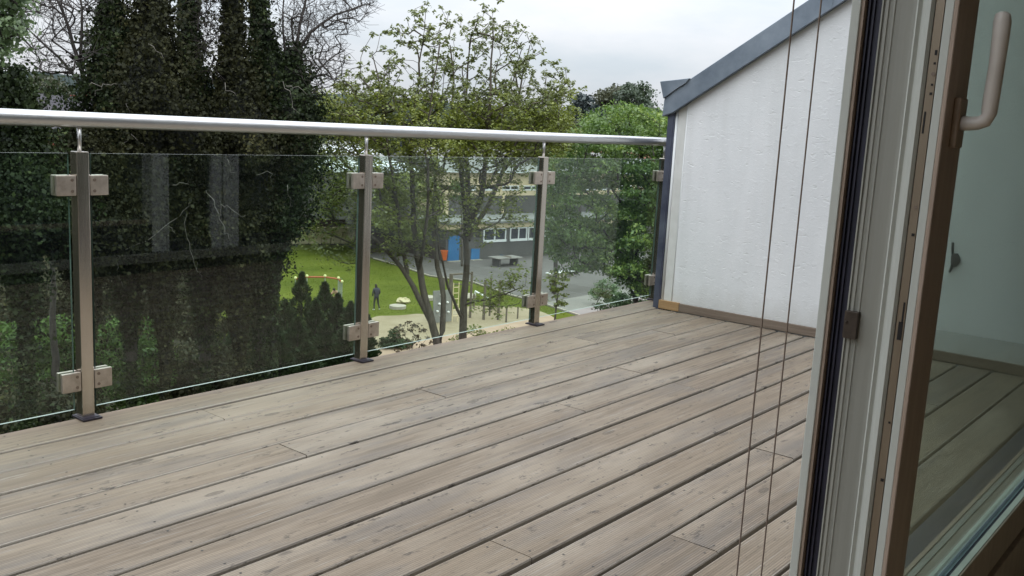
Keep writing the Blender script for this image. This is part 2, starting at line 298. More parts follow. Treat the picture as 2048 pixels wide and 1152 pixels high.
# ------------------------------------------------------------------ builders
LOC = {}
class MB:
    def __init__(s): s.v = []; s.f = []; s.m = []; s.n = 0
    def add(s, V, F, mi=0):
        V = np.asarray(V, float); s.v.append(V); k = s.n
        for f in F: s.f.append([i+k for i in f]); s.m.append(mi)
        s.n += len(V); return s
    def box(s, x0, x1, y0, y1, z0, z1, mi=0, M=None):
        V = np.array([(x, y, z) for x in (x0, x1) for y in (y0, y1) for z in (z0, z1)], float)
        if M is not None: V = np.array([M(*p) for p in V])
        return s.add(V, [(0, 1, 3, 2), (4, 6, 7, 5), (0, 4, 5, 1), (2, 3, 7, 6), (0, 2, 6, 4), (1, 5, 7, 3)], mi)
    def prism(s, poly, a0, a1, fn, mi=0):
        """poly: 2D outline, extruded from a0 to a1; fn(p, q, a) -> xyz"""
        n = len(poly); V = [fn(p, q, a0) for p, q in poly] + [fn(p, q, a1) for p, q in poly]
        F = [list(range(n)), list(range(2*n-1, n-1, -1))] + [(i, i+n, (i+1) % n+n, (i+1) % n) for i in range(n)]
        return s.add(V, F, mi)
    def tube(s, P, R, sides=6, mi=0, cap=True):
        P = np.asarray(P, float); n = len(P); R = np.broadcast_to(np.asarray(R, float), (n,))
        T = np.gradient(P, axis=0); T /= np.linalg.norm(T, axis=1)[:, None]+1e-9
        a = np.cross(T, [0, 0, 1.0]); bad = np.linalg.norm(a, axis=1) < .1; a[bad] = np.cross(T[bad], [1.0, 0, 0]); a /= np.linalg.norm(a, axis=1)[:, None]
        b = np.cross(T, a); th = np.linspace(0, 2*math.pi, sides, endpoint=False)
        V = (P[:, None] + R[:, None, None]*(np.cos(th)[None, :, None]*a[:, None] + np.sin(th)[None, :, None]*b[:, None])).reshape(-1, 3)
        F = [(i*sides+j, i*sides+(j+1) % sides, (i+1)*sides+(j+1) % sides, (i+1)*sides+j) for i in range(n-1) for j in range(sides)]
        if cap: F += [list(range(sides-1, -1, -1)), list(range((n-1)*sides, n*sides))]
        return s.add(V, F, mi)
    def blob(s, c, r, seg=10, rings=7, nz=0.0, seed=0, mi=0):
        V = []; 
        for i in range(rings+1):
            ph = math.pi*i/rings
            for j in range(seg):
                th = 2*math.pi*j/seg; d = Vector((math.sin(ph)*math.cos(th), math.sin(ph)*math.sin(th), math.cos(ph)))
                k = 1+nz*mnoise.noise(d*1.7+Vector((seed*3.1, seed, 0)))
                V.append((c[0]+d.x*r[0]*k, c[1]+d.y*r[1]*k, c[2]+d.z*r[2]*k))
        F = [(i*seg+j, (i+1)*seg+j, (i+1)*seg+(j+1) % seg, i*seg+(j+1) % seg) for i in range(rings) for j in range(seg)]
        return s.add(V, F, mi)
    def build(s, name, mats, parent=None, smooth=False, bevel=0, bseg=2, origin=None):
        me = bpy.data.meshes.new(name); V = np.concatenate(s.v)
        base = np.array(origin if origin is not None else (LOC[parent.name] if parent else (0, 0, 0)), float)
        me.from_pydata((V-base).tolist(), [], s.f)
        for m in (mats if isinstance(mats, (list, tuple)) else [mats]): me.materials.append(m)
        if len(me.materials) > 1: me.polygons.foreach_set('material_index', s.m)
        bm = bmesh.new(); bm.from_mesh(me)
        if bevel:
            bmesh.ops.bevel(bm, geom=list(bm.edges), offset=bevel, segments=bseg, profile=.6, affect='EDGES', clamp_overlap=True)
        bmesh.ops.recalc_face_normals(bm, faces=list(bm.faces)); bm.to_mesh(me); bm.free()
        if smooth: me.polygons.foreach_set('use_smooth', [True]*len(me.polygons))
        me.update()
        o = bpy.data.objects.new(name, me); COL.objects.link(o)
        if parent: o.parent = parent; 
        pb = np.array(LOC[parent.name]) if parent else np.zeros(3)
        o.location = tuple(base-pb); LOC[o.name] = tuple(base)
        return o
def thing(name, loc, label, cat, group=None):
    o = bpy.data.objects.new(name, None); COL.objects.link(o); o.location = tuple(loc); LOC[o.name] = tuple(loc)
    o.empty_display_size = .3
    return tag(o, label, cat, group)
def tag(o, label, cat, group=None):
    o['label'] = label; o['category'] = cat
    if group: o['group'] = group
    return o
def struct(o, label=None):
    o['kind'] = 'structure'
    if label: o['label'] = label
    return o
def leafmesh(name, P, A, B, mat, parent):
    """P centres, A half length vectors, B half width vectors: one rhombus per leaf"""
    n = len(P); base = np.array(LOC[parent.name])
    V = np.empty((n, 4, 3), np.float32); V[:, 0] = P-A; V[:, 1] = P+B-A*.15; V[:, 2] = P+A; V[:, 3] = P-B-A*.15
    V -= base
    me = bpy.data.meshes.new(name); me.vertices.add(4*n); me.vertices.foreach_set('co', V.reshape(-1))
    me.loops.add(4*n); me.loops.foreach_set('vertex_index', np.arange(4*n, dtype=np.int32))
    me.polygons.add(n); me.polygons.foreach_set('loop_start', np.arange(0, 4*n, 4, dtype=np.int32)); me.polygons.foreach_set('loop_total', np.full(n, 4, np.int32))
    me.materials.append(mat); me.update(calc_edges=True); me.validate()
    o = bpy.data.objects.new(name, me); COL.objects.link(o); o.parent = parent; o.location = (0, 0, 0); LOC[o.name] = tuple(base)
    return o
def unit(a): return a/(np.linalg.norm(a, axis=-1, keepdims=True)+1e-9)
def rnd_leaves(P, size, rng, up=None, ratio=.62, droop=0.0):
    n = len(P); nrm = unit(rng.normal(size=(n, 3)) + (np.array([0, 0, 1.0])*up if isinstance(up, (int, float)) else (up if up is not None else 0)))
    a = unit(np.cross(nrm, rng.normal(size=(n, 3)))); a[:, 2] -= droop; a = unit(a); b = unit(np.cross(nrm, a))
    s = size*np.clip(np.exp(rng.normal(-.12, .38, size=(n, 1))), .35, 1.65); return a*s/2, b*s/2*ratio

def grow(stems, targets, rng, seglen=.5, rtip=.012, power=.42, rmax=.25, lift=.35):
    """stems: list of (points, radius0, radius1); twigs grow from them to every target point.
    returns list of (path, radii), array of tip points, array of tip directions"""
    pos = []; par = []; rad = []
    paths = []
    for pts, r0, r1 in stems:
        pts = np.asarray(pts, float); dense = []
        for a, b in zip(pts[:-1], pts[1:]):
            k = max(2, int(np.linalg.norm(b-a)/seglen)); 
            for i in range(k): dense.append(a+(b-a)*i/k)
        dense.append(pts[-1]); dense = np.array(dense)
        # soften corners
        for _ in range(2): dense[1:-1] = (dense[:-2]+2*dense[1:-1]+dense[2:])/4
        dense[1:-1] += rng.normal(size=(len(dense)-2, 3))*seglen*.04
        rr = np.linspace(r0, r1, len(dense)); paths.append((dense, rr))
        i0 = len(pos)
        for i, p in enumerate(dense): pos.append(p); par.append(i0+i-1 if i else -1); rad.append(rr[i])
    nst = len(pos); cap = nst+len(targets)*10
    PP = np.zeros((cap, 3)); PP[:nst] = pos; par = par+[0]*(cap-nst); cnt = np.zeros(cap); n = nst
    t = np.asarray(targets, float)
    dmin = np.array([np.min(np.linalg.norm(PP[:nst]-x, axis=1)) for x in t]); order = np.argsort(dmin)
    tw = []
    for ti in order:
        x = t[ti]; dv = PP[:n]-x; d = np.linalg.norm(dv, axis=1)
        cost = d + 1.1*np.maximum(0, dv[:, 2]+lift*d)
        j = int(np.argmin(cost)); a = PP[j]; Lg = d[j]
        if Lg < .05: continue
        k = int(min(8, max(2, Lg/seglen+1)))
        pd = unit(a-PP[par[j]]) if par[j] >= 0 else np.array([0, 0, 1.0])
        c = a+pd*Lg*.24+rng.normal(size=3)*Lg*.06+np.array([0, 0, -.06*Lg])
        tt = np.linspace(0, 1, k+1)[1:, None]; pth = (1-tt)**2*a+2*tt*(1-tt)*c+tt**2*x
        pth[:-1] += rng.normal(size=(k-1, 3))*Lg*.02
        if n+k > cap: break
        idx = list(range(n, n+k)); PP[n:n+k] = pth
        for q, i in enumerate(idx): par[i] = j if q == 0 else i-1
        n += k; tw.append((j, idx))
        i = idx[-1]
        while i >= 0: cnt[i] += 1; i = par[i]
    tips = []; dirs = []
    for j, idx in tw:
        r = np.minimum(rtip*np.maximum(cnt[idx], 1)**power, rmax); rj = min(rtip*max(cnt[j], 1)**power, rmax) if j >= nst else r[0]
        pth = np.vstack([PP[j][None], PP[idx]]); paths.append((pth, np.concatenate([[min(rj, r[0]*1.3)], r])))
        tips.append(pth[-1]); dirs.append(pth[-1]-pth[-2])
    return paths, np.array(tips), unit(np.array(dirs)), PP[nst:n].copy()
def wood_mesh(paths, thick=.06):
    b = MB()
    for p, r in paths: b.tube(p, r, 7 if np.max(r) > thick else (4 if np.max(r) > .02 else 3), cap=False)
    return b
def inpoly(poly, n, rng, wfn=None):
    P = np.array(poly, float); lo, hi = P.min(0), P.max(0); out = []
    while len(out) < n:
        q = lo+(hi-lo)*rng.random(2); c = False; j = len(P)-1
        for i in range(len(P)):
            if (P[i, 1] > q[1]) != (P[j, 1] > q[1]) and q[0] < (P[j, 0]-P[i, 0])*(q[1]-P[i, 1])/(P[j, 1]-P[i, 1])+P[i, 0]: c = not c
            j = i
        if c and (wfn is None or rng.random() < wfn(*q)): out.append(q)
    return np.array(out)
def crown_pts(poly, n, dist, depth, rng, wfn=None):
    q = inpoly(poly, n, rng, wfn); c = np.array(poly, float).mean(0)
    return np.array([D(u, v, dist+depth*rng.uniform(-1, 1)*math.sqrt(rng.random())) for u, v in q])

# ================================================================== the terrace deck (planks are its pieces)
DY = 0.035                                          # outer edge of the deck
rng = np.random.default_rng(5)
b = MB()
for x in np.arange(-1.9, 5.3, .62): b.box(x, x+.06, -2.5, -.04, -.14, -.034)
b.box(-2.0, 5.3, -2.52, -.02, -.26, -.142)
deck = struct(b.build('deck', joist_m), 'dark joists under the silvery timber decking'); deck['kind'] = 'structure'
JOINTS = {0: [], 1: [1.845], 2: [3.9], 3: [2.625, 4.4], 4: [1.825], 5: [.7, 3.56], 6: [2.9], 7: [3.53], 8: [1.1], 9: [4.3], 10: [1.775], 11: [3.0], 12: [2.15, 4.1], 13: [1.2], 14: [2.7], 15: [4.0]}
PITCH_B = .158
def plank_mesh(Lx, w, th=.028, r=.0055):
    b = MB(); prof = [(-w/2, -th), (w/2, -th), (w/2, -r), (w/2-r*.35, -r*.3), (w/2-r*1.2, 0), (-w/2+r*1.2, 0), (-w/2+r*.35, -r*.3), (-w/2, -r)]
    b.prism(prof, -Lx/2, Lx/2, lambda p, q, a: (a, p, q)); return b
scr = MB()
for k in range(16):
    yo = DY if k == 0 else -.14-(k-1)*PITCH_B; yi = -.14-k*PITCH_B
    gap = .014 if k in (1, 5, 6, 8, 9, 11, 12, 14) else .010
    if k in (7, 9, 10): gap = .018
    xr = 5.24 if k == 0 else 4.978
    ends = [-1.9]+JOINTS.get(k, [])+[xr]
    for xa, xb in zip(ends[:-1], ends[1:]):
        Lx = xb-xa-.004; w = yo-yi-gap; cx, cy = (xa+xb)/2, (yo+yi)/2
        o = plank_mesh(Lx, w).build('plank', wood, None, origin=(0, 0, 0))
        o.parent = deck; dz = rng.uniform(-.0012, .0012)
        o.location = (cx, cy+rng.uniform(-.0008, .0008), dz); o.rotation_euler = (rng.uniform(-.004, .004), 0, rng.uniform(-.0007, .0007))
        xs = [x+.03 for x in np.arange(-1.9, 5.3, .62) if xa+.08 < x+.03 < xb-.08]+[xa+.03, xb-.03]
        for x in xs:
            for y in (cy-w*.32, cy+w*.32):
                x2 = x+rng.uniform(-.006, .006); y2 = y+rng.uniform(-.004, .004); z = dz+.0008
                th = np.linspace(0, 2*math.pi, 7)[:-1]; scr.add([(x2+.0036*math.cos(t), y2+.0036*math.sin(t), z) for t in th], [tuple(range(6))])
o = scr.build('deck_screw', noisemat('screw_head', (.035, .03, .026), (.08, .07, .06), 60), deck); o['kind'] = 'stuff'; o['label'] = 'dark screw heads in the deck boards'

# ================================================================== the house: side wall, verge, terrace facade, room
house = thing('house', (5.2, -1.4, -.02), 'white plastered house wall with a zinc verge rising beside the wooden terrace', 'house')
WX = 5.0
slope = .631
b = MB(); b.prism([(-.236, -.04), (-.236, 1.26), (-2.66, 1.26+slope*2.424), (-2.66, -.04)], WX, WX+.30, lambda p, q, a: (a, p, q))
b.build('side_wall', plaster, house)
b = MB()                                                       # smooth corner bead of the wall
b.prism([(-.178, .0), (-.178, 1.22), (-.234, 1.25), (-.234, .0)], WX+.003, WX+.29, lambda p, q, a: (a, p, q))
b.build('corner_trim', trim_w, house)
b = MB()
b.tube([(WX+.004, -.168, -.02), (WX+.004, -.168, 1.2)], .0085, 8); b.tube([(WX+.0, -.2365, .0), (WX+.0, -.2365, 1.22)], .003, 5)
b.build('corner_bead', whitef, house, smooth=True)
b = MB(); b.box(WX-.006, WX+.06, -.158, -.112, -.03, 1.2); b.box(WX+.01, WX+.25, -.112, -.104, -.03, 1.2)
b.box(WX-.010, WX-.006, -.150, -.142, -.03, 1.19)
b.build('corner_flashing', zinc_d, house, bevel=.002)
# skirting along the foot of the wall: a fresh piece, then the weathered board
b = MB(); b.box(WX-.020, WX, -.296, -.158, .003, .055); o = b.build('skirting_board', wood_sk2, house, bevel=.002); o['label'] = 'fresh orange brown end piece of skirting'
b = MB(); b.box(WX-.020, WX, -1.72, -.298, .003, .052); b.build('skirting_board', wood_sk, house, bevel=.002)
b = MB(); b.box(WX-.020, WX, -2.53, -1.723, .003, .052); b.build('skirting_board', wood_sk, house, bevel=.002)
# zinc verge: band along the sloping top, folded end cap, drip edge
ZX = WX-.035
def yz(p, q, a): return (a, p, q)
b = MB(); yb = -2.9
b.prism([(-.088, 1.150), (-.150, 1.172), (yb, 1.172+slope*(-.150-yb)), (yb, 1.372+.627*(-.258-yb)), (-.258, 1.372), (-.175, 1.315), (-.094, 1.252)], ZX, WX+.7, yz)
vg = b.build('roof_verge', zinc, house, bevel=.003, bseg=1)
b = MB(); b.prism([(-.063, 1.352), (-.258, 1.3735), (-.235, 1.345), (-.178, 1.312), (-.094, 1.2535)], ZX-.012, WX+.7, yz); b.build('end_cap', zinc, vg, bevel=.002, bseg=1)
b = MB(); b.tube([(ZX-.002, -.152, 1.171), (ZX-.002, yb, 1.171+slope*(-.152-yb))], .0045, 6); b.build('drip_edge', zinc, vg, smooth=True)
for yy in (-1.02,):
    b = MB(); z0 = 1.172+slope*(-.150-yy); b.prism([(yy, z0+.004), (yy-.03, z0+.023), (yy-.03, z0+.142), (yy, z0+.123)], ZX-.0025, ZX+.01, yz); b.build('seam', zinc, vg)
# small dark hook on the side wall
b = MB(); b.tube([(WX-.002, -1.775, .60), (WX-.006, -1.782, .54)], .006, 6); b.blob((WX-.012, -1.80, .515), (.012, .022, .035), 8, 6, .3, 2); b.tube([(WX-.01, -1.79, .49), (WX-.03, -1.785, .455)], .007, 6)
b.build('wall_hook', hole_m, house, smooth=True)

def YR(r): return -3.036+r
XJ, YI, ZB = 1.26, .35, .33
FY0, FY1 = YR(.44), YR(.50)
# facade to the right of the door and above the opening, and the storeys under the terrace
b = MB()
b.box(-3.15, -2.9, -2.70, FY1, -.02, 2.75); b.box(-3.0, 5.3, -2.70, FY1, 2.36, 3.4); b.box(4.93, 5.3, -2.70, -2.56, -.02, 2.36)
b.build('terrace_facade', render_w, house)
b = MB(); b.box(-2.9, 4.93, -2.66, FY1-.012, -.02, .118); b.build('facade_plinth', conc, house)
b = MB(); b.box(-3.0, 5.7, -8.0, -.10, GZ-.1, -.27); b.build('lower_storeys', render_w, house)
b = MB(); b.box(1.24, 4.93, FY1-.012, FY1+.028, .060, .120); b.build('window_sill', pvc_g, house, bevel=.004)
# the room the camera stands in
b = MB(); b.box(-3.0, 5.3, -8.0, -2.70, -.02, .10); b.build('room_floor', floor_i, house)
b = MB(); b.box(-3.0, 5.3, -8.0, -2.70, 2.55, 2.75); b.box(-3.0, 5.3, -8.15, -8.0, -.02, 2.75); b.box(-3.15, -3.0, -8.15, -2.7, -.02, 2.75); b.box(5.3, 5.45, -8.15, -2.7, -.02, 2.75)
b.build('room_wall', paint_i, house)
# fixed windows of the facade, right of the door (seen mirrored in the balustrade)
def fwin(xa, xb, w=.055, wl=None):
    wl = w if wl is None else wl; b = MB(); y0, y1 = FY0-.02, FY1-.004
    b.box(xa, xa+wl, y0, y1, .121, 2.36); b.box(xb-w, xb, y0, y1, .121, 2.36); b.box(xa+wl, xb-w, y0, y1, 2.28, 2.36)
    f = b.build('window_frame', whitef, house, bevel=.003, bseg=1)
    b = MB(); b.box(xa+wl+.002, xb-w-.002, y0, y1, .121, .198); b.build('bottom_rail', navy, f)
    b = MB(); b.box(xa+wl-.001, xb-w+.004, (y0+y1)/2-.01, (y0+y1)/2+.01, .196, 2.284); b.build('window_pane', win_pane, f)
fwin(3.341, 3.746, .081, .012); fwin(3.760, 4.925, .05, .122)

# ================================================================== the terrace door: frame, sash with handle and pane
door = thing('terrace_door', (1.30, YR(.40), .12), 'white framed terrace door with brown inner face, beige handle and greenish pane', 'door')
Z0, Z1 = .121, 2.36
def strip(b, ra, rb, xf, xb_, mi=0, z0=Z0, z1=Z1): b.box(xf, xb_, YR(ra), YR(rb), z0, z1, mi)
b = MB(); strip(b, .4665, .4785, XJ, XJ+.06, 0); fr = b.build('guide_rail', pvc, door, bevel=.0015)
b = MB(); strip(b, .4625, .4665, XJ+.003, XJ+.05); b.build('rail_lining', brown, door)
b = MB(); strip(b, .4405, .4625, XJ+.016, XJ+.05); strip(b, .452, .4545, XJ+.012, XJ+.017); strip(b, .4575, .4595, XJ+.010, XJ+.017); b.build('rubber_seal', navy, door)
# door frame, stepped profile
b = MB()
pf = [(.4404, .003), (.4378, .001), (.4372, .0045), (.4352, .0045), (.4346, .0012), (.4310, .001), (.4302, .0030), (.4262, .0036), (.4250, .0016), (.4232, .0014), (.4222, .0030), (.4160, .0040), (.4080, .0048), (.4020, .0058), (.3966, .0060)]
b.prism([(YR(p), XJ+q) for p, q in pf]+[(YR(.3966), XJ+.05), (YR(.4404), XJ+.05)], Z0, Z1, lambda p, q, a: (q, p, a))
b.box(XJ+.05, 3.20, YR(.375), YR(.445), 2.28, 2.36)
b.build('door_frame', pvc_g, door)
b = MB(); b.prism([(YR(.3960), XJ+.03), (YR(.3960), XJ), (YR(.3935), XJ-.003), (YR(.3895), XJ+.001), (YR(.3840), XJ-.002), (YR(.3785), XJ-.003), (YR(.3750), XJ+.002), (YR(.3745), XJ+.03)], Z0, Z1, lambda p, q, a: (q, p, a))
b.build('frame_ridge', pvc, door)
b = MB(); b.box(XJ-.006, XJ+.004, YR(.4215), YR(.4395), .803, .840); b.tube([(XJ-.009, YR(.436), .825), (XJ-.006, YR(.436), .825)], .002, 8); b.build('strike_plate', noisemat('dark_bronze', (.055, .042, .034), (.11, .088, .07), 40, 4, .4, .6), door, bevel=.001)
# sash: everything that swings
sash = MB(); sash.box(XJ+.012, XJ+.080, YR(.3505), YR(.3735), Z0+.03, 2.30)
sash = sash.build('sash', pvc_t, door)
b = MB(); strip(b, .3635, .3735, XJ+.001, XJ+.013, 0, Z0+.03, 2.3); hs_ = b.build('hardware_strip', hard_m, sash)
b = MB()
for z, r, w_ in ((1.177, .0014, 2.2), (1.164, .0013, 1), (1.138, .0013, 1), (1.127, .0016, 1), (.95, .0018, 1), (.62, .002, 1), (.70, .0013, 1)):
    b.box(XJ+.0002, XJ+.0012, YR(.3665)-r, YR(.3665)+r, z-r*w_, z+r*w_)
b.box(XJ+.0002, XJ+.0012, YR(.3695), YR(.3715), 1.078, 1.105); b.box(XJ+.0002, XJ+.0012, YR(.3655), YR(.3675), .835, .862); b.box(XJ+.0002, XJ+.0012, YR(.3650), YR(.3705), .812, .836)
b.tube([(XJ-.0002, YR(.3665), 1.151), (XJ+.001, YR(.3665), 1.151)], .0024, 10, 1); b.tube([(XJ-.0002, YR(.368), .985), (XJ+.001, YR(.368), .985)], .0024, 10, 1)
b.build('slot', [hole_m, bolt_m], sash)
b = MB(); strip(b, .3520, .3622, XJ, XJ+.013, 0, Z0+.03, 2.3); b.build('sash_edge', pvc, sash, bevel=.0006, bseg=1)
# brown inner face: stile and bottom rail
b = MB(); b.box(XJ-.0005, XJ+.087, YR(.346), YR(.3518), Z0+.03, 2.30); b.build('stile_face', brown, sash, bevel=.001, bseg=1)
XR = 3.235
b = MB(); b.box(XJ+.0875, XR, YR(.346), YR(.3500), .250, ZB); b.build('rail_face', brown, sash, bevel=.001, bseg=1)
b = MB(); b.box(XJ+.06, XR, YR(.338), YR(.3800), .105, .246); b.build('threshold', brown, door, bevel=.002)
b = MB(); b.box(XJ+.0875, XR, YR(.3502), YR(.3605), .25, ZB+.001); b.build('glazing_bead', pvc, sash)
b = MB(); b.box(XJ+.08, XR, YR(.3607), YR(.3670), .25, ZB-.004); b.build('gasket', navy, sash)
b = MB(); b.box(XJ+.08, XR, YR(.3672), YR(.3790), .25, ZB-.003, 0); b.box(XJ+.08, XR, YR(.3792), YR(.3840), .25, ZB-.006, 1); b.build('spacer_bar', [zinc, navy], sash)
b = MB()
b.box(XJ+.08, XR, YR(.3842), YR(.3950), .20, ZB-.004, 0); b.box(XJ+.08, XR, YR(.3952), YR(.4080), .20, ZB-.006, 1); b.box(XJ+.08, XR, YR(.4082), YR(.4200), .20, ZB-.004, 0); b.box(XJ+.08, XR, YR(.4202), YR(.4280), .20, ZB-.002, 2)
b.box(XJ+.05, XR, YR(.4285), YR(.4850), .121, ZB-.03, 3)
b.build('bottom_frame', [pvc_g, pvc_t, brown, navy], door)
b = MB(); b.box(XR, 3.337, YR(.36), YR(.492), .121, 2.36); b.build('hinge_stile', whitef, door, bevel=.003)
b = MB(); b.box(XJ+.078, XR, YR(.3690), YR(.3730), ZB-.003, 2.28); b.build('door_pane', sash_pane, sash)
# handle: rosette, neck, upright lever
XH = XJ+.046
b = MB(); b.box(XH-.016, XH+.017, YR(.3375), YR(.3465), 1.062, 1.125); hd = b.build('rosette', bolt_m, sash, bevel=.003, bseg=3)
hd.data.materials.clear(); hd.data.materials.append(noisemat('tan_rosette', (.25, .18, .12), (.33, .25, .18), 30, 3, .45))
b = MB()
def hsec(y, z, ry, rx, ang, n=12):
    return [(XH+rx*math.cos(t), y+ry*math.sin(t)*math.cos(ang), z+ry*math.sin(t)*math.sin(ang)) for t in np.linspace(0, 2*math.pi, n, endpoint=False)]
path = [(.338, 1.0935, .0095, .010, math.pi/2), (.328, 1.0935, .0088, .0095, math.pi/2), (.318, 1.0945, .0085, .0095, math.pi/2*.93), (.310, 1.099, .0095, .010, math.pi/2*.62), (.3075, 1.109, .0100, .010, math.pi/2*.18), (.307, 1.13, .0098, .0105, 0), (.3060, 1.165, .0095, .011, 0), (.3060, 1.20, .0102, .0115, 0), (.3065, 1.218, .0106, .0115, 0), (.307, 1.2265, .0088, .0095, 0), (.307, 1.2295, .004, .005, 0)]
V = []; 
for y, z, ry, rx, an in path: V += hsec(YR(y), z, ry, rx, an)
n = 12; F = [(i*n+j, i*n+(j+1) % n, (i+1)*n+(j+1) % n, (i+1)*n+j) for i in range(len(path)-1) for j in range(n)]+[tuple(range(n-1, -1, -1)), tuple(range((len(path)-1)*n, len(path)*n))]
b.add(V, F); b.build('handle', handle_m, sash, smooth=True)

# two blind cords hanging in the open doorway
for x, lab in ((1.130, 'thin beige blind cord hanging in the doorway, the one further from the door frame'), (1.2125, 'thin beige blind cord hanging in the doorway, the one nearer the door frame')):
    b = MB(); zz = np.linspace(.14, 2.37, 40); b.tube([(x+.0008*math.sin(z*3), -2.536, z) for z in zz], .00115, 6)
    o = b.build('blind_cord', cord_m, None, smooth=True, origin=(x, -2.536, .14)); tag(o, lab, 'cord', 'blind cords hanging in the doorway')

# ================================================================== glass balustrade
rail = thing('glass_railing', (2.1, .02, 0), 'steel and glass balustrade with round handrail along the terrace edge', 'railing')
PX = [-.981, .254, 1.489, 2.724, 3.958, 5.19]
for i, x in enumerate(PX):
    b = MB(); b.box(x, x+.042, -.001, .041, .004, .899); p = b.build('post', steel, rail, bevel=.003, bseg=2)
    b = MB(); b.box(x-.012, x+.054, -.030, .052, .0022, .0085); b.box(x-.008, x+.050, -.020, .048, .0085, .0105); b.build('base_plate', plate_m, p, bevel=.0015)
    b = MB(); b.tube([(x+.0215, .02, .898), (x+.0215, .02, .985)], .0068, 10); b.build('pin', steel_rail, p, smooth=True)
    for zc in (.790, .135):
        for sgn in (-1, 1):
            if i == len(PX)-1 and sgn > 0: continue
            xa, xb = (x-.066, x-.002) if sgn < 0 else (x+.044, x+.106)
            b = MB(); b.box(xa, xb, -.002, .0135, zc-.033, zc+.033); c = b.build('clamp', clamp_m, p, bevel=.0035, bseg=2)
            b = MB(); b.box(xa, xb, .0265, .042, zc-.033, zc+.033); b.build('clamp', clamp_m, p, bevel=.0035, bseg=2)
            xo = xa+.050 if sgn < 0 else xa+.014
            b = MB()
            for zz in (-.018, .018): b.tube([(xo, -.0036, zc+zz), (xo, -.001, zc+zz)], .0052, 10); 
            b.tube([((xa+xb)/2, .013, zc), ((xa+xb)/2, .027, zc)], .01, 8)
            b.build('bolt', bolt_m, p)
for xa, xb in zip(PX[:-1], PX[1:]):
    b = MB(); V = [(x, y, z) for x in (xa+.056, xb-.018) for y in (.0150, .0250) for z in (.036, .893)]
    b.add(V, [(0, 2, 6, 4), (1, 5, 7, 3)], 1); b.add(V, [(0, 1, 3, 2), (4, 6, 7, 5)], 2); b.add(V, [(0, 4, 5, 1), (2, 3, 7, 6)], 0)
    o = b.build('glass_pane', [pane_m, edge_m, edge_d], rail)
b = MB(); xs = np.linspace(-1.6, 5.235, 60); b.tube([(x, .02, 1.0005) for x in xs], .0252, 24); b.build('handrail', steel_rail, rail, smooth=True)

# ================================================================== the ground below
def sheet(name, pts, mat, z, sub=0):
    """flat patch of ground; pts are xy"""
    b = MB(); b.add([(p[0], p[1], z) for p in pts], [tuple(range(len(pts)))]); return struct(b.build(name, mat))
def gp(*uv): return [G(u, v)[:2] for u, v in uv]
b = MB(); b.add([(-3500, -600, GZ), (3500, -600, GZ), (3500, 4500, GZ), (-3500, 4500, GZ)], [(0, 1, 2, 3)]); struct(b.build('ground', dirt_m))
sheet('asphalt_yard', gp((690, 492), (600, 452), (700, 436), (900, 440), (1400, 470), (1420, 640), (1340, 700), (1150, 690), (1088, 604), (1018, 588), (940, 562), (858, 552), (809, 535), (747, 517)), pave_m, GZ+.006)
sheet('paved_path', gp((1087, 606), (1240, 578), (1330, 590), (1330, 640), (1180, 660), (1150, 631)), pave_l, GZ+.010)
sheet('lawn', gp((430, 640), (470, 540), (540, 496), (600, 489), (690, 491), (747, 519), (809, 537), (858, 554), (940, 565), (1018, 592), (1090, 611), (1160, 634), (1200, 700), (600, 800), (420, 760)), grass_m, GZ+.014)
def smooth_ring(uv, n=3):
    P = np.array([G(u, v)[:2] for u, v in uv])
    for _ in range(n): P = np.stack([.75*P+.25*np.roll(P, -1, 0), .25*P+.75*np.roll(P, -1, 0)], 1).reshape(-1, 2)
    return P
sheet('sand_area', smooth_ring([(735, 632), (800, 632), (845, 626), (880, 640), (900, 618), (960, 610), (1050, 615), (1105, 630), (1130, 660), (1090, 720), (900, 760), (760, 740), (728, 680)]), sand_m, GZ+.020)
# low kerb between lawn and yard
P = np.array([G(u, v) for u, v in ((747, 518), (809, 536), (858, 553), (940, 564), (1018, 591), (1090, 610), (1160, 633))]); P[:, 2] = GZ+.05
b = MB()
for p, q in zip(P[:-1], P[1:]):
    d = unit((q-p)[None])[0]; nn = np.array([-d[1], d[0], 0])*.06; b.add([p-nn, p+nn, q+nn, q-nn, p-nn+[0, 0, .07], p+nn+[0, 0, .07], q+nn+[0, 0, .07], q-nn+[0, 0, .07]], [(0, 1, 2, 3), (4, 5, 6, 7), (0, 1, 5, 4), (2, 3, 7, 6), (1, 2, 6, 5), (0, 3, 7, 4)])
struct(b.build('kerb', stone_g))
# grass tufts standing out of the lawn
rng = np.random.default_rng(3)
q = inpoly([(560, 492), (690, 492), (747, 520), (860, 556), (1018, 594), (1150, 634), (1000, 612), (845, 624), (747, 632), (590, 640), (560, 560)], 15000, rng)
P = np.array([G(u, v) for u, v in q]); n = len(P); P[:, 2] += .02
A = np.zeros((n, 3)); A[:, 2] = rng.uniform(.008, .018, n); A[:, :2] = rng.normal(size=(n, 2))*.015; B = unit(np.cross(A, rng.normal(size=(n, 3))))*.02
hold = thing('tmp', (0, 0, GZ), 'x', 'x')
L_GRASS = leafmat('grass_blades', (.09, .12, .010), (.10, .13, .012), (.12, .15, .02), .5, .25, .0)
g = leafmesh('grass', P+A, A, B, L_GRASS, hold); g.parent = None; g.location = (0, 0, GZ); tag(g, 'short bright green grass of the playground lawn', 'grass'); g['kind'] = 'stuff'
bpy.data.objects.remove(hold)
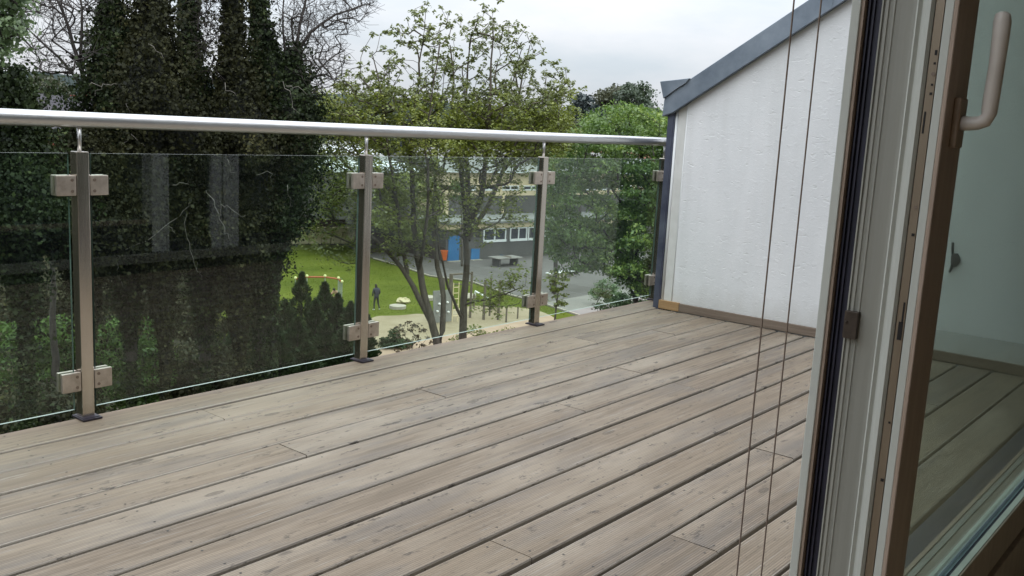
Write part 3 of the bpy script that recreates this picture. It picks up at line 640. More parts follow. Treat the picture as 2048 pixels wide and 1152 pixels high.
# far hills
b = MB(); az = np.linspace(-25, 100, 150); 
for ring, (dd, hh) in enumerate(((620, 14), (1100, 34))):
    V = []; 
    for a in az:
        t = math.radians(a); n1 = mnoise.noise(Vector((a*.07+ring*9, 1.3, 0)))+.35*mnoise.noise(Vector((a*.5, 4+ring, 0)))+.12*mnoise.noise(Vector((a*2.5, 8, ring)))
        base_h = hh*(1+.6*n1)*(1.0 if a > 55 else .55)*(1.15 if ring else 1)
        V += [(CAM[0]+dd*math.cos(t), CAM[1]+dd*math.sin(t), GZ-2), (CAM[0]+dd*math.cos(t), CAM[1]+dd*math.sin(t), max(base_h, -6)), (CAM[0]+(dd+420)*math.cos(t), CAM[1]+(dd+420)*math.sin(t), GZ-2)]
    n = len(az); F = []
    for i in range(n-1):
        a_, c_ = 3*i, 3*i+3; F += [(a_, c_, c_+1, a_+1), (a_+1, c_+1, c_+2, a_+2)]
    b.add(V, F)
struct(b.build('hills', hill_m, smooth=False))

# ================================================================== the school
E1 = np.array([.983, -.184, 0]); E1 /= np.linalg.norm(E1); NN = np.array([E1[1], -E1[0], 0])   # NN points back to us
def plane_uv(P0, u, v):                              # intersection with an upright plane: (along, height)
    r = ray(u, v); t = np.dot(P0-CAM, NN)/np.dot(r, NN); X = CAM+t*r; return float(np.dot(X-P0, E1)), float(X[2])
PA = G(907, 522); PA[2] = 0
PB = PA-NN*5.5; PC = PA-NN*1.0
def fr_(P0): return lambda s, d, z: P0+E1*s+NN*d+np.array([0, 0, z])
def fbox(b, P0, s0, s1, z0, z1, d0, d1, mi=0):
    f = fr_(P0); return b.box(s0, s1, d0, d1, z0, z1, mi, M=lambda x, y, z: f(x, y, z))
sA = lambda u, v=480: plane_uv(PA, u, v)[0]
zA = lambda u, v: plane_uv(PA, u, v)[1]
school = thing('school_building', (*(PA[:2]), GZ), 'long two-storey school with cream bands, dark panels and blue doors beyond the playground', 'building')
sL, sR = sA(892), sA(1300)
zroofA = zA(1060, 441); zcA = zA(1060, 453); zw0, zw1 = zA(1060, 478), zA(1060, 454)
b = MB(); fbox(b, PA, sL, sR, GZ, zw0-.10, -5.4, 0, 0); fbox(b, PA, sL, sA(967, 470)-.05, zw0-.10, zcA, -5.4, 0, 0); fbox(b, PA, sA(1172, 465), sR, zw0-.10, zcA, -5.4, 0, 0)
b.build('wall', conc, school)
b = MB(); fbox(b, PA, sL-.12, sR, zcA, zroofA-.12, -5.6, .10, 0); b.build('fascia', cream, school)
b = MB(); fbox(b, PA, sL-.15, sR, zroofA-.115, zroofA+.05, -5.6, .35, 0); b.build('roof', roofg, school)
K = PA+E1*sL; K2 = G(690, 475); K2[2] = 0; e2 = unit((K2-K)[None])[0]; n2 = np.array([-e2[1], e2[0], 0]); n2 = n2*(1 if np.dot(n2, CAM-K) > 0 else -1); L2 = float(np.linalg.norm(K2-K))
f2w = lambda x, y, z: K+e2*x+n2*y+np.array([0, 0, z])
b = MB(); b.box(.0, L2, -.4, 0, GZ, zcA-.02, M=f2w); b.build('wall', conc, school)
b = MB(); b.box(.0, L2, .003, .06, GZ, GZ+1.25, M=f2w); b.build('plinth', conc_b, school)
b = MB(); b.box(.0, L2, -.5, .10, zcA-.018, zroofA-.12, M=f2w); b.build('fascia', cream, school)
b = MB(); b.prism([(K+n2*.3)[:2], (K2+n2*.3)[:2], (K2-NN*9)[:2], (K-NN*5.4)[:2]], zroofA-.118, zroofA+.045, lambda p, q, a: (p, q, a)); b.build('roof', roofg, school)
b = MB(); fbox(b, PA, sA(770), sA(1165), zw0-.22, zw0-.10, .0, .12) if 0 else None
for u0, u1, nm in ((967, 1012, 2), (1020, 1054, 2), (1056, 1086, 1), (1089, 1120, 2), (1128, 1170, 2)):
    s0, s1 = sA(u0, 470), sA(u1, 470); t = .11; b = MB()
    fbox(b, PA, s0, s1, zw0-.12, zw0+.10, -.02, .10); fbox(b, PA, s0, s1, zw1-.09, zw1, -.06, .03)
    for k in range(nm+1):
        sm = s0+(s1-s0-t)*k/nm; fbox(b, PA, sm, sm+t, zw0+.10, zw1-.09, -.06, .03)
    w = b.build('window', whitef, school)
    for k in range(nm):
        b = MB(); sa = s0+(s1-s0-t)*k/nm+t; sb = s0+(s1-s0-t)*(k+1)/nm; fbox(b, PA, sa+.002, sb-.002, zw0+.102, zw1-.092, -.25, -.1); b.build('pane', glass_d, w)
    b = MB(); fbox(b, PA, s1+.004, s1+.45, zw0-.098, zw1, -.3, -.01) if u1 < 1165 else fbox(b, PA, s1+.004, s1+.1, zw0-.098, zw1, -.3, -.01); b.build('wall_panel', conc, school)
for u0, u1, vt, vb in ((895, 917, 472, 522), (941, 958, 497, 521)):
    s0, s1 = sA(u0, 510), sA(u1, 510); zt, zb_ = zA((u0+u1)/2, vt), GZ+.02; b = MB(); fbox(b, PA, s0, s1, zb_, zt, .01, .09); dd = b.build('door', blue_m, school, bevel=.02)
    b = MB(); fbox(b, PA, s1-.22, s1-.16, zb_+.95, zb_+1.15, .10, .16); b.build('handle', steel, dd)
    b = MB(); fbox(b, PA, s0-.1, s1+.1, GZ, GZ+.05, .09, .5); b.build('door_step', stone_g, school)
# upper storey, set back
sB = lambda u, v=380: plane_uv(PB, u, v)[0]
zB = lambda u, v: plane_uv(PB, u, v)[1]
ub0, ub1 = sB(893), sB(1330)
zt = zB(1030, 345); z1 = zB(1030, 371); z2 = zB(1030, 381); z3 = zB(1030, 391)
b = MB(); fbox(b, PB, ub0, ub1, z1, zt-.02, -9, 0); fbox(b, PB, ub0, ub1, z3, z2, -9, -.01); fbox(b, PB, ub0-.02, ub0+.3, zroofA+.06, z3, -9, .02); b.build('upper_wall', cream, school)
b = MB(); fbox(b, PB, ub0+.31, ub1, zroofA+.06, z3-.01, -9, -.02); b.build('dark_panel', conc, school)
for uu in (1007, 1110): b = MB(); fbox(b, PB, sB(uu)-.14, sB(uu)+.14, zroofA+.07, z3, -.015, .06); b.build('pilaster', cream, school)
for k in range(9):
    s0 = ub0+1.3+k*2.75
    if s0+2.2 > ub1: break
    b = MB(); t = .1; fbox(b, PB, s0, s0+2.2, z2+.0, z2+.12, -.1, .05); fbox(b, PB, s0, s0+2.2, z1-.10, z1-.003, -.1, .03); 
    for q in (0, .5, 1): fbox(b, PB, s0+(2.2-t)*q, s0+(2.2-t)*q+t, z2+.12, z1-.10, -.1, .03)
    w = b.build('window', whitef, school)
    for q in (0, .5):
        b = MB(); fbox(b, PB, s0+(2.2-t)*q+t+.002, s0+(2.2-t)*(q+.5)-.002, z2+.122, z1-.102, -.25, -.12); b.build('pane', glass_d, w)
    b = MB(); fbox(b, PB, s0+2.203, s0+2.747, z2+.003, z1-.003, -.3, -.02); b.build('wall_panel', cream, school)
b = MB(); f = fr_(PB); b.prism([(.45, zt), (.45, zt+.12), (-6, zt+2.0), (-12, zt+.12), (-12, zt)], ub0-.4, ub1+.4, lambda p, q, a: f(a, p, q)); b.build('upper_roof', roofg, school)
b = MB(); fbox(b, PB, ub0-.4, ub1+.4, zt-.02, zt+.10, .451, .52); b.build('gutter', roofw, school)
# dark wing on the left with white roof lights
wing = thing('school_wing', (*(PC+E1*sA(740))[:2], GZ), 'dark hall wing of the school with white ribbed roof sheets, left of the cream facade', 'building')
w0, w1 = sA(700, 400), sA(888, 400); zwt = zA(820, 352)
b = MB(); fbox(b, PC, w0, w1, zroofA+.07, zwt, -14, -3); b.build('wall', conc, wing)
f = fr_(PC)
for k, (d0, h) in enumerate(((-2.8, 0), (-5.2, .55), (-7.6, 1.1), (-10, 1.65))):
    b = MB(); b.prism([(d0, zwt+h), (d0, zwt+h+.16), (d0-2.2, zwt+h+.75), (d0-2.2, zwt+h)], w0, w1-.5*k, lambda p, q, a: f(a, p, q)); b.build('roof_sheet', roofw if k % 2 == 0 else roofg, wing)
    b = MB(); b.prism([(d0+.02, zwt+h+.17), (d0+.02, zwt+h+.30), (d0-.25, zwt+h+.32), (d0-.25, zwt+h+.24)], w0-.2, w1-.5*k, lambda p, q, a: f(a, p, q)); b.build('roof_edge', roofw, wing)
b = MB(); b.tube([f(sA(828, 400), -2.4, zroofA+.05), f(sA(828, 400), -2.4, zA(828, 388))], .09, 8); b.build('downpipe', roofw, wing)

# litter bin, table, bench on the yard
p = PA+E1*sA(878, 510)+NN*.75; p[2] = GZ; bin_ = thing('litter_bin', p, 'orange litter bin on a post beside the blue door', 'bin')
b = MB(); n = 12
V = [(p[0]+r*math.cos(t), p[1]+r*math.sin(t), z) for r, z in ((.24, GZ+.28), (.33, GZ+1.05), (.36, GZ+1.05), (.36, GZ+1.12), (.30, GZ+1.12), (.27, GZ+.75)) for t in np.linspace(0, 2*math.pi, n, endpoint=False)]
b.add(V, [(i*n+j, i*n+(j+1) % n, (i+1)*n+(j+1) % n, (i+1)*n+j) for i in range(5) for j in range(n)]+[tuple(range(n))]); b.build('bin_body', orange_m, bin_, smooth=False)
b = MB(); b.tube([(p[0], p[1]+.34, GZ), (p[0], p[1]+.34, GZ+1.2)], .04, 8); b.build('post', conc, bin_)
p = G(1010, 531); tt = thing('table_tennis_table', p, 'grey concrete table tennis table on the school yard', 'table')
ff = lambda s, d, z: p+E1*s+NN*d+np.array([0, 0, z])
def tb(b, s0, s1, z0, z1, d0, d1): return b.box(s0, s1, d0, d1, z0, z1, M=lambda x, y, z: ff(x, y, z))
b = MB(); tb(b, -1.4, 1.4, .70, .78, -.76, .76); b.build('table_top', pave_l, tt, bevel=.01)
b = MB(); tb(b, -.01, .01, .78, .92, -.8, .8); b.build('net', steel, tt)
for s in (-1.0, 1.0):
    b = MB(); tb(b, s-.08, s+.08, 0, .70, -.5, .5); b.build('leg', conc, tt)
for uu, vv, lab in ((1108, 556, 'pale low stone bench on the yard behind the third balustrade post'), (1133, 553, 'pale low stone bench on the yard, the one nearer the big green tree')):
    q = G(uu, vv); o_ = thing('stone_bench', q, lab, 'bench', 'low pale benches on the yard')
    f2 = lambda s, d, z, q=q: q+E1*s+NN*d+np.array([0, 0, z])
    b = MB(); b.box(-.75, .75, -.25, .25, .38, .48, M=f2); b.build('seat', white_m, o_, bevel=.02)
    for s in (-.5, .5): b = MB(); b.box(s-.1, s+.1, -.2, .2, 0, .38, M=f2); b.build('leg', stone_g, o_)

# stone retaining wall behind the lawn
a0, a1 = G(556, 489), G(716, 486); dW = unit((a1-a0)[None])[0]; nW = np.array([dW[1], -dW[0], 0])
sw = thing('stone_wall', (a0+a1)/2, 'low wall of rough pale yellow stones at the far edge of the lawn', 'wall')
Lw = np.linalg.norm(a1-a0); rng = np.random.default_rng(8); rs = random.Random(4)
for row, (z0, hh) in enumerate(((0, .62), (.60, .52), (1.10, .46))):
    s = rs.uniform(-.5, 0)
    while s < Lw:
        w = rs.uniform(.5, 1.15); c = a0+dW*(s+w/2)+nW*(-row*.12+rs.uniform(-.05, .05)); z = GZ+z0+hh/2
        b = MB(); V = []
        for sx in (-1, 1):
            for sy in (-1, 1):
                for sz in (-1, 1): V.append(c*[1, 1, 0]+[0, 0, z]+dW*sx*w*.47*rs.uniform(.85, 1.05)+nW*sy*.3*rs.uniform(.8, 1.1)+np.array([0, 0, sz*hh*.5*rs.uniform(.85, 1.08)]))
        b.add(V, [(0, 1, 3, 2), (4, 6, 7, 5), (0, 4, 5, 1), (2, 3, 7, 6), (0, 2, 6, 4), (1, 5, 7, 3)]); b.build('stone', stone_m, sw, bevel=.05, bseg=1); s += w
# dark wooden fence / low shed behind the stones
b = MB(); c0, c1 = G(545, 470), G(735, 462)
dF = unit((c1-c0)[None])[0]; nF = np.array([dF[1], -dF[0], 0]); LF = np.linalg.norm(c1-c0)
sf = thing('plank_fence', (c0+c1)/2, 'dark brown plank fence behind the pale stone wall', 'fence')
k = 0; s = 0
while s < LF:
    b = MB(); q = c0+dF*s; b.box(0, .30, -.03, .03, 0, 1.75+rs.uniform(-.04, .04), M=lambda x, y, z: q+dF*x+nF*y+np.array([0, 0, z])); b.build('plank', conc_b, sf); s += .33

# ================================================================== playground
def gpost(b, p, h, r, top=None): b.tube([p, p+np.array([0, 0, h*.5]), p+np.array([rs.uniform(-.04, .04), rs.uniform(-.04, .04), h])], [r, r*.97, r*.92], 8)
pl = thing('climbing_frame', G(880, 642), 'climbing frame of timber posts with a grey panel of white holds', 'climbing frame')
base = G(880, 648)
eR = unit((G(940, 642)-base)[None])[0]; eB = np.array([-eR[1], eR[0], 0])
b = MB(); f2 = lambda x, y, z: base+eR*x+eB*(y+z*.10)+np.array([0, 0, z]); b.box(-.45, .85, 0, .06, .1, 2.05, M=f2); pn = b.build('climbing_panel', playgrey, pl, bevel=.01)
for k, (x, z) in enumerate(((.1, 1.8), (.35, 1.55), (-.05, 1.25), (.2, .95), (.05, .5), (.55, 1.3), (.6, .7), (-.2, .8))):
    b = MB(); c = f2(x, -.04, z); b.blob(c, (.085, .085, .075), 8, 6); b.build('climbing_hold', white_m, pn, smooth=True)
for u, v, vt, r in ((899, 640, 548, .13), (886, 640, 556, .07)):
    q = G(u, v); h = (v-vt)/FPX*np.linalg.norm(q-CAM)*1.02; b = MB(); gpost(b, q, h, r); b.build('post', post_m, pl)
q0, q1 = G(899, 640), G(940, 636); zz = GZ+2.9
b = MB(); b.tube([(q0[0], q0[1], zz), (q1[0], q1[1], zz)], .06, 8); b.tube([(q0[0], q0[1], zz-.6), (q1[0], q1[1], zz-.75)], .035, 6); b.build('cross_bar', post_m, pl)
b = MB(); gpost(b, q1, 3.0, .08); b.build('post', post_m, pl)
b = MB()
for k in range(6):                                   # rope net / ladder between the posts
    z = GZ+.4+k*.36; b.tube([(base+eR*.95+eB*.1)*[1, 1, 0]+[0, 0, z], (base+eR*1.35+eB*.1)*[1, 1, 0]+[0, 0, z]], .028, 5)
b.tube([(base+eR*.95+eB*.1), (base+eR*.95+eB*.1)+[0, 0, 2.5]], .03, 5); b.tube([(base+eR*1.35+eB*.1), (base+eR*1.35+eB*.1)+[0, 0, 2.5]], .03, 5)
b.build('ladder', cream, pl)
labs = ['tall balance post of the playground, leftmost of the group right of the big maple trunk', 'slender balance post of the playground, second of the group', 'tall balance post, third of the group', 'short stump of a balance post near the sand edge', 'short dark post in the sand nearest the third balustrade post', 'low post standing in the sand between the tall posts']
for (u, v, vt, r), lab in zip(((967, 640, 560, .09), (979, 632, 556, .065), (996, 640, 562, .09), (947, 618, 588, .07), (1035, 638, 614, .05), (1012, 645, 612, .06)), labs):
    q = G(u, v); h = (v-vt)/FPX*np.linalg.norm(q-CAM)*1.02; b = MB(); gpost(b, q, h, r); o = b.build('play_post', post_m, None, origin=q); tag(o, lab, 'post', 'timber posts of the balance course')
q0, q1 = G(950, 596), G(976, 606); b = MB(); b.tube([q0+[0, 0, .5], q1+[0, 0, .35]], .06, 8); b.tube([q0, q0+[0, 0, .5]], .06, 6); b.tube([q1, q1+[0, 0, .35]], .06, 6)
tag(b.build('balance_beam', white_m, None, origin=q0), 'white balance beam lying low between the timber posts', 'beam')
q = G(937, 600); b = MB(); b.blob(q+[0, 0, .22], (.75, .4, .24), 10, 6, .3, 5); tag(b.build('boulder', stone_g, None, origin=q), 'reddish beige boulder beside the white balance beam', 'rock', 'rocks of the playground')
for (u, v, r), lab in zip(((795, 617, .55), (855, 599, .6)), ('round grey stepping slab near the person on the lawn', 'round grey stepping slab behind the climbing frame')):
    q = G(u, v); b = MB(); ring = [(r*(1+.05*math.sin(3*t+u))*math.cos(t), r*(1+.05*math.cos(2*t))*math.sin(t)) for t in np.linspace(0, 2*math.pi, 18, endpoint=False)]
    b.prism(ring, 0, .22, lambda p_, q_, a: (q[0]+p_, q[1]+q_, GZ+a)); tag(b.build('stepping_slab', stone_g, None, bevel=.03, origin=q), lab, 'stone slab', 'stepping slabs on the lawn')
for k, (u, v, r) in enumerate(((806, 607, .42), (813, 606, .3), (800, 604, .25))):
    q = G(u, v); b = MB(); b.blob(q+[0, 0, r*.4], (r, r*.8, r*.6), 9, 6, .5, k+2); tag(b.build('boulder', stone_m, None, origin=q), ['larger pale boulder between the two stepping slabs', 'middle pale boulder between the stepping slabs', 'smallest pale boulder between the stepping slabs'][k], 'rock', 'rocks of the playground')
# goal with red brown bars, yellow caps and a grey net
goal = thing('football_goal', G(655, 606), 'small goal with red brown bar, pale caps and grey net behind the young conifers', 'goal')
gl_ = [D(u, v, 62) for u, v in ((591, 558), (614, 554), (650, 554), (677, 558), (684, 565))]
b = MB(); b.tube(gl_, .055, 8); b.build('crossbar', red_m, goal)
for k, p in enumerate(gl_):
    b = MB(); b.blob(p+[0, 0, .07], (.10, .10, .10), 8, 6); b.build('cap', yellow_m, goal)
    b = MB(); b.tube([p, [p[0], p[1], GZ]], .035, 6); b.build('upright', net_m, goal)
b = MB(); p, q = gl_[-1], gl_[-2]
for k in range(9):
    x = p+(q-p)*k/8; b.tube([x, [x[0], x[1], GZ]], .012, 4)
for k in range(14): z = GZ+.1+k*.13; b.tube([[p[0], p[1], z], [q[0], q[1], z]], .010, 4)
o = b.build('net', net_m, goal); o['kind'] = 'stuff'

# ================================================================== people
def figure(name, base, face, joints, edges, radii, slots, mats, label, extra=None):
    """one continuous skinned body; joints in body space (x right, y forward, z up, metres)"""
    root = thing(name, base, label, 'person'); me = bpy.data.meshes.new('body')
    ca, sa = math.cos(face), math.sin(face); names = list(joints)
    V = [(joints[k][0]*ca-joints[k][1]*sa, joints[k][0]*sa+joints[k][1]*ca, joints[k][2]) for k in names]
    me.from_pydata(V, [(names.index(a), names.index(b_)) for a, b_ in edges], [])
    o = bpy.data.objects.new('body', me); COL.objects.link(o); o.parent = root; LOC[o.name] = tuple(base)
    md = o.modifiers.new('skin', 'SKIN'); md.use_smooth_shade = True
    for i, k in enumerate(names): me.skin_vertices[0].data[i].radius = radii[k] if isinstance(radii[k], tuple) else (radii[k], radii[k])
    me.skin_vertices[0].data[names.index('pelvis')].use_root = True
    sb = o.modifiers.new('sub', 'SUBSURF'); sb.levels = 1; sb.render_levels = 1
    dg = bpy.context.evaluated_depsgraph_get(); dg.update(); m2 = bpy.data.meshes.new_from_object(o.evaluated_get(dg)); o.modifiers.clear(); o.data = m2; m2.name = 'body'
    m2.materials.clear()
    for m in mats: m2.materials.append(m)
    inv = lambda c: (c[0]*ca+c[1]*sa, -c[0]*sa+c[1]*ca, c[2])
    for p_ in m2.polygons: p_.material_index = slots(inv(p_.center)); p_.use_smooth = True
    return root, o
J = dict(pelvis=(0, 0, .95), belly=(0, -.01, 1.08), chest=(0, .02, 1.28), neck=(0, .05, 1.47), headlow=(0, .08, 1.55), head=(0, .12, 1.66), headtop=(0, .12, 1.73),
         shl=(-.18, .03, 1.40), ell=(-.25, .02, 1.14), wrl=(-.19, .14, .95), hnl=(-.15, .18, .90), shr=(.18, .03, 1.40), elr=(.26, .02, 1.14), wrr=(.18, .15, .96), hnr=(.14, .19, .92),
         hpl=(-.09, 0, .88), knl=(-.13, .03, .50), anl=(-.15, -.02, .10), tol=(-.17, .14, .04), hel=(-.15, -.05, .05), hpr=(.09, 0, .88), knr=(.15, .04, .50), anr=(.24, -.02, .10), tor=(.29, .13, .04), her=(.24, -.05, .05))
Ed = [('pelvis', 'belly'), ('belly', 'chest'), ('chest', 'neck'), ('neck', 'headlow'), ('headlow', 'head'), ('head', 'headtop'), ('chest', 'shl'), ('shl', 'ell'), ('ell', 'wrl'), ('wrl', 'hnl'), ('chest', 'shr'), ('shr', 'elr'), ('elr', 'wrr'), ('wrr', 'hnr'),
      ('pelvis', 'hpl'), ('hpl', 'knl'), ('knl', 'anl'), ('anl', 'tol'), ('anl', 'hel'), ('pelvis', 'hpr'), ('hpr', 'knr'), ('knr', 'anr'), ('anr', 'tor'), ('anr', 'her')]
Rr = dict(pelvis=(.16, .12), belly=(.16, .12), chest=(.19, .13), neck=.062, headlow=.075, head=(.085, .10), headtop=.06, shl=.08, ell=.055, wrl=.04, hnl=.038, shr=.08, elr=.055, wrr=.04, hnr=.038, hpl=.09, knl=.062, anl=.042, tol=.036, hel=.036, hpr=.09, knr=.062, anr=.042, tor=.036, her=.036)
def slot1(c):
    x, y, z = c
    if z > 1.50: return 1 if (y < .13 or z > 1.66) else 2
    if z < .115: return 4
    if z > .90 and abs(x) > .12 and y > .13 and z < .97: return 2
    return 0 if z > .86 else 3
pb = G(752, 621)
figure('person', pb, math.radians(-15), J, Ed, Rr, slot1, [jacket_m, hair_m, skin_m, trous_m, white_m], 'person standing on the lawn seen from behind, dark jacket, black trousers, white shoes')
J2 = dict(pelvis=(0, -.12, .42), belly=(0, -.10, .58), chest=(0, .08, .78), neck=(0, .20, .92), headlow=(0, .26, .97), head=(0, .31, 1.05), headtop=(0, .31, 1.12),
          shl=(-.17, .12, .86), ell=(-.24, .26, .64), wrl=(-.14, .42, .52), hnl=(-.11, .48, .48), shr=(.17, .12, .86), elr=(.25, .26, .64), wrr=(.14, .42, .52), hnr=(.11, .48, .48),
          hpl=(-.09, -.10, .38), knl=(-.16, .26, .50), anl=(-.14, .06, .10), tol=(-.16, .22, .04), hel=(-.14, .02, .05), hpr=(.09, -.10, .38), knr=(.16, .26, .50), anr=(.14, .06, .10), tor=(.16, .22, .04), her=(.14, .02, .05))
def slot2(c):
    x, y, z = c
    if z > .94: return 1
    if z < .12: return 4
    if y > .36 and z < .6 and abs(x) < .2: return 2
    return 0 if z > .5 and y < .36 else 3
figure('person', G(673, 608), math.radians(100), J2, Ed, Rr, slot2, [shirt_m, hair_m, skin_m, trous_m, white_m], 'person crouching beside the goal net in a peach coloured shirt')

# ================================================================== trees
def pxline(pts, dist): return [D(u, v, dist+dd) for (u, v, *r) in pts for dd in [r[0] if r else 0]]
def tufts(tips, dirs, rng, K, size, spread=.16, droop=.5, ratio=.62):
    """small umbrellas of leaves hanging round every tip"""
    P = []; A = []; B = []
    for t, d in zip(tips, dirs):
        k = max(3, int(K*rng.uniform(.6, 1.4))); s = size*rng.uniform(.7, 1.2)
        th = rng.uniform(0, 2*math.pi, k); out_ = np.stack([np.cos(th), np.sin(th), -droop*rng.uniform(.4, 1.6, k)], 1); out_ = unit(out_)
        p = t+out_*s*.55+rng.normal(size=(k, 3))*spread*s*2; p[:, 2] += .25*s
        b_ = unit(np.cross(out_, rng.normal(size=(k, 3))*.35+[0, 0, 1])); ss = s*rng.uniform(.7, 1.2, (k, 1))
        P.append(p); A.append(out_*ss/2); B.append(b_*ss/2*ratio)
    return np.concatenate(P), np.concatenate(A), np.concatenate(B)

# ---- two maples in the middle
def maple(u0, dist, stems, crown, ntop, low, nlow, seed, label, mats, extra=None):
    rng = np.random.default_rng(seed); base = D(u0, 400, dist)*[1, 1, 0]+[0, 0, GZ]
    t = thing('maple_tree', base, label, 'tree', 'maples in young leaf in front of the school')
    T1 = crown_pts(crown, ntop, dist, 2.3, rng, lambda u, v: .40+.0024*v if v < 180 else 1.0)
    T2 = crown_pts(low, nlow, dist, 3.2, rng)
    tg = [T1, T2]
    if extra is not None: tg.append(extra)
    stems = [(p_, a_*1.22, b_) for p_, a_, b_ in stems]; paths, tips, dirs, nodes = grow(stems, np.concatenate(tg), rng, .45, .0085, .47, .14, .42)
    wood_mesh(paths).build('trunk', bark, t, smooth=True)
    zsky = CAM[2]+.6
    # second-order positions on the twigs themselves
    k = rng.random(len(nodes)) < .50; more = nodes[k]+rng.normal(size=(k.sum(), 3))*.14
    allp = np.vstack([tips, more]); alld = np.vstack([dirs, unit(rng.normal(size=(len(more), 3)))])
    hi = allp[:, 2] > zsky
    P, A, B = tufts(allp[hi], alld[hi], rng, 13, .125, .16, .6); leafmesh('crown', P, A, B, mats[0], t)
    lo = allp[~hi]; lo = np.vstack([lo, lo[rng.random(len(lo)) < .65]+rng.normal(size=((rng.random(1) < 2).sum(), 3))*.3 if 0 else lo+rng.normal(size=lo.shape)*.22])
    P, A, B = tufts(lo, unit(rng.normal(size=lo.shape)), rng, 12, .118, .34, .45); leafmesh('lower_crown', P, A, B, mats[1], t)
    return t
dA = 30
stA = [(pxline([(884, 1030), (882, 790), (880, 700), (868, 655), (850, 600), (838, 540), (826, 450), (822, 350), (826, 250), (838, 130), (850, 50)], dA), .17, .02),
       (pxline([(868, 655), (835, 592), (815, 548), (790, 520), (765, 492), (742, 470), (700, 452), (650, 430)], dA), .085, .02),
       (pxline([(815, 548), (803, 480), (792, 400, -.5), (778, 300, -.8), (765, 200, -1), (745, 110, -1)], dA), .06, .015),
       (pxline([(878, 690), (893, 625), (880, 560), (868, 480, .7), (868, 380, 1), (878, 260, 1.4), (888, 150, 1.5)], dA), .085, .018),
       (pxline([(838, 540), (850, 470, -1), (860, 400, -1.5), (850, 300, -2), (862, 200, -2), (880, 90, -2)], dA), .05, .015),
       (pxline([(790, 400, -.5), (750, 330, .5), (715, 260, 1), (690, 200, 1)], dA), .045, .014)]
crA = [(655, 150), (690, 135), (716, 150), (728, 85), (745, 45), (770, 60), (795, 22), (830, 14), (868, 2), (905, 2), (912, 50), (900, 110), (905, 170), (912, 235), (850, 240), (650, 235)]
loA = [(630, 165), (905, 190), (930, 260), (915, 320), (800, 335), (790, 440), (770, 450), (720, 420), (640, 440), (615, 330), (620, 230)]
rngx = np.random.default_rng(77)
maple(884, dA, stA, crA, 235, loA, 430, 21, 'left maple with forked leaning stems and sparse young leaves against the sky', (L_MAPLE2, L_MAPLE), np.vstack([crown_pts([(600, 440), (740, 420), (740, 520), (690, 530), (620, 490)], 34, dA, 1.2, rngx), crown_pts([(760, 330), (880, 330), (880, 470), (830, 520), (760, 500)], 85, dA, 1.5, rngx)]))
dB = 31.5
stB = [(pxline([(925, 1010), (925, 790), (925, 700), (928, 600), (934, 520), (932, 465), (928, 400), (918, 320), (905, 240), (908, 150), (900, 90)], dB), .175, .02),
       (pxline([(933, 480), (940, 420, .4), (936, 340, .8), (930, 250, 1), (935, 140, 1), (945, 60, 1)], dB), .10, .016),
       (pxline([(934, 470), (960, 400, -.6), (972, 320, -1), (978, 220, -1), (984, 120, -1), (986, 40, -1)], dB), .095, .016),
       (pxline([(936, 480), (975, 415, .8), (1008, 340, 1.3), (1030, 240, 1.6), (1045, 150, 1.6), (1060, 90, 1.6)], dB), .08, .016),
       (pxline([(1008, 340, 1.3), (1045, 290, 1), (1085, 230, .8), (1115, 180, .8), (1140, 160, .8)], dB), .055, .014),
       (pxline([(926, 640), (895, 575, -.8), (880, 500, -1.5), (872, 430, -2)], dB), .05, .016),
       (pxline([(928, 610), (975, 595, -1), (1010, 590, -1.4), (1050, 572, -1.8)], dB), .035, .012)]
crB = [(870, 70), (905, 40), (935, 15), (985, 5), (1020, 22), (1060, 60), (1100, 105), (1130, 125), (1160, 145), (1150, 200), (1120, 240), (900, 240), (915, 190), (880, 150)]
loB = [(900, 190), (1000, 180), (1110, 175), (1145, 230), (1140, 300), (1075, 318), (900, 322), (890, 260)]
maple(925, dB, stB, crB, 260, loB, 430, 22, 'right maple with one thick upright trunk and fan of branches against the sky', (L_MAPLE2, L_MAPLE), np.vstack([crown_pts([(950, 560), (1075, 545), (1060, 610), (960, 625)], 26, dB-1.5, .8, rngx), crown_pts([(850, 320), (1070, 320), (1060, 440), (960, 480), (860, 470)], 85, dB-1, 1.5, rngx)]))

# ---- generic leafy crown: clumps on and in an outline, each clump a bunch of leaves
def leafy(name, label, u0, dist, crown, nclump, per, size, depth, mat, trunkmat, seed, clump_r=.55, cat='tree', group=None, stems=None, rt=.01, wfn=None, ratio=.6, trunk_name='trunk', flat=.7, T=None, base=None):
    rng = np.random.default_rng(seed); base = D(u0, 400, dist)*[1, 1, 0]+[0, 0, GZ] if base is None else base
    t = thing(name, base, label, cat, group)
    T = crown_pts(crown, nclump, dist, depth, rng, wfn) if T is None else T; T[:, 2] = np.maximum(T[:, 2], GZ+.15)
    c = T.mean(0)
    if stems is None:
        top = base.copy(); top[2] = c[2]; lean = c-base; mid = base+lean*[.25, .25, .45]; stems = [([base-[0, 0, .2], mid, base+lean*[.7, .7, .85], c], max(.03, .018*np.linalg.norm(lean)), .02)]
    paths, tips, dirs, nodes = grow(stems, T, rng, max(.35, np.linalg.norm(c-base)/14), rt, .45, .2, .3)
    wood_mesh(paths).build(trunk_name, trunkmat, t, smooth=True)
    n = nclump*per; ci = np.repeat(np.arange(nclump), per); off = unit(rng.normal(size=(n, 3)))*(rng.random((n, 1))**.45)*clump_r; off[:, 2] = np.abs(off[:, 2])*flat-.12*clump_r
    sc = rng.uniform(.6, 1.3, nclump)[ci][:, None]; P = T[ci]+off*sc
    A, B = rnd_leaves(P, size, rng, up=unit(off)*1.0+np.array([0, 0, .7]), ratio=ratio, droop=.25); leafmesh('foliage', P, A, B, mat, t)
    return t
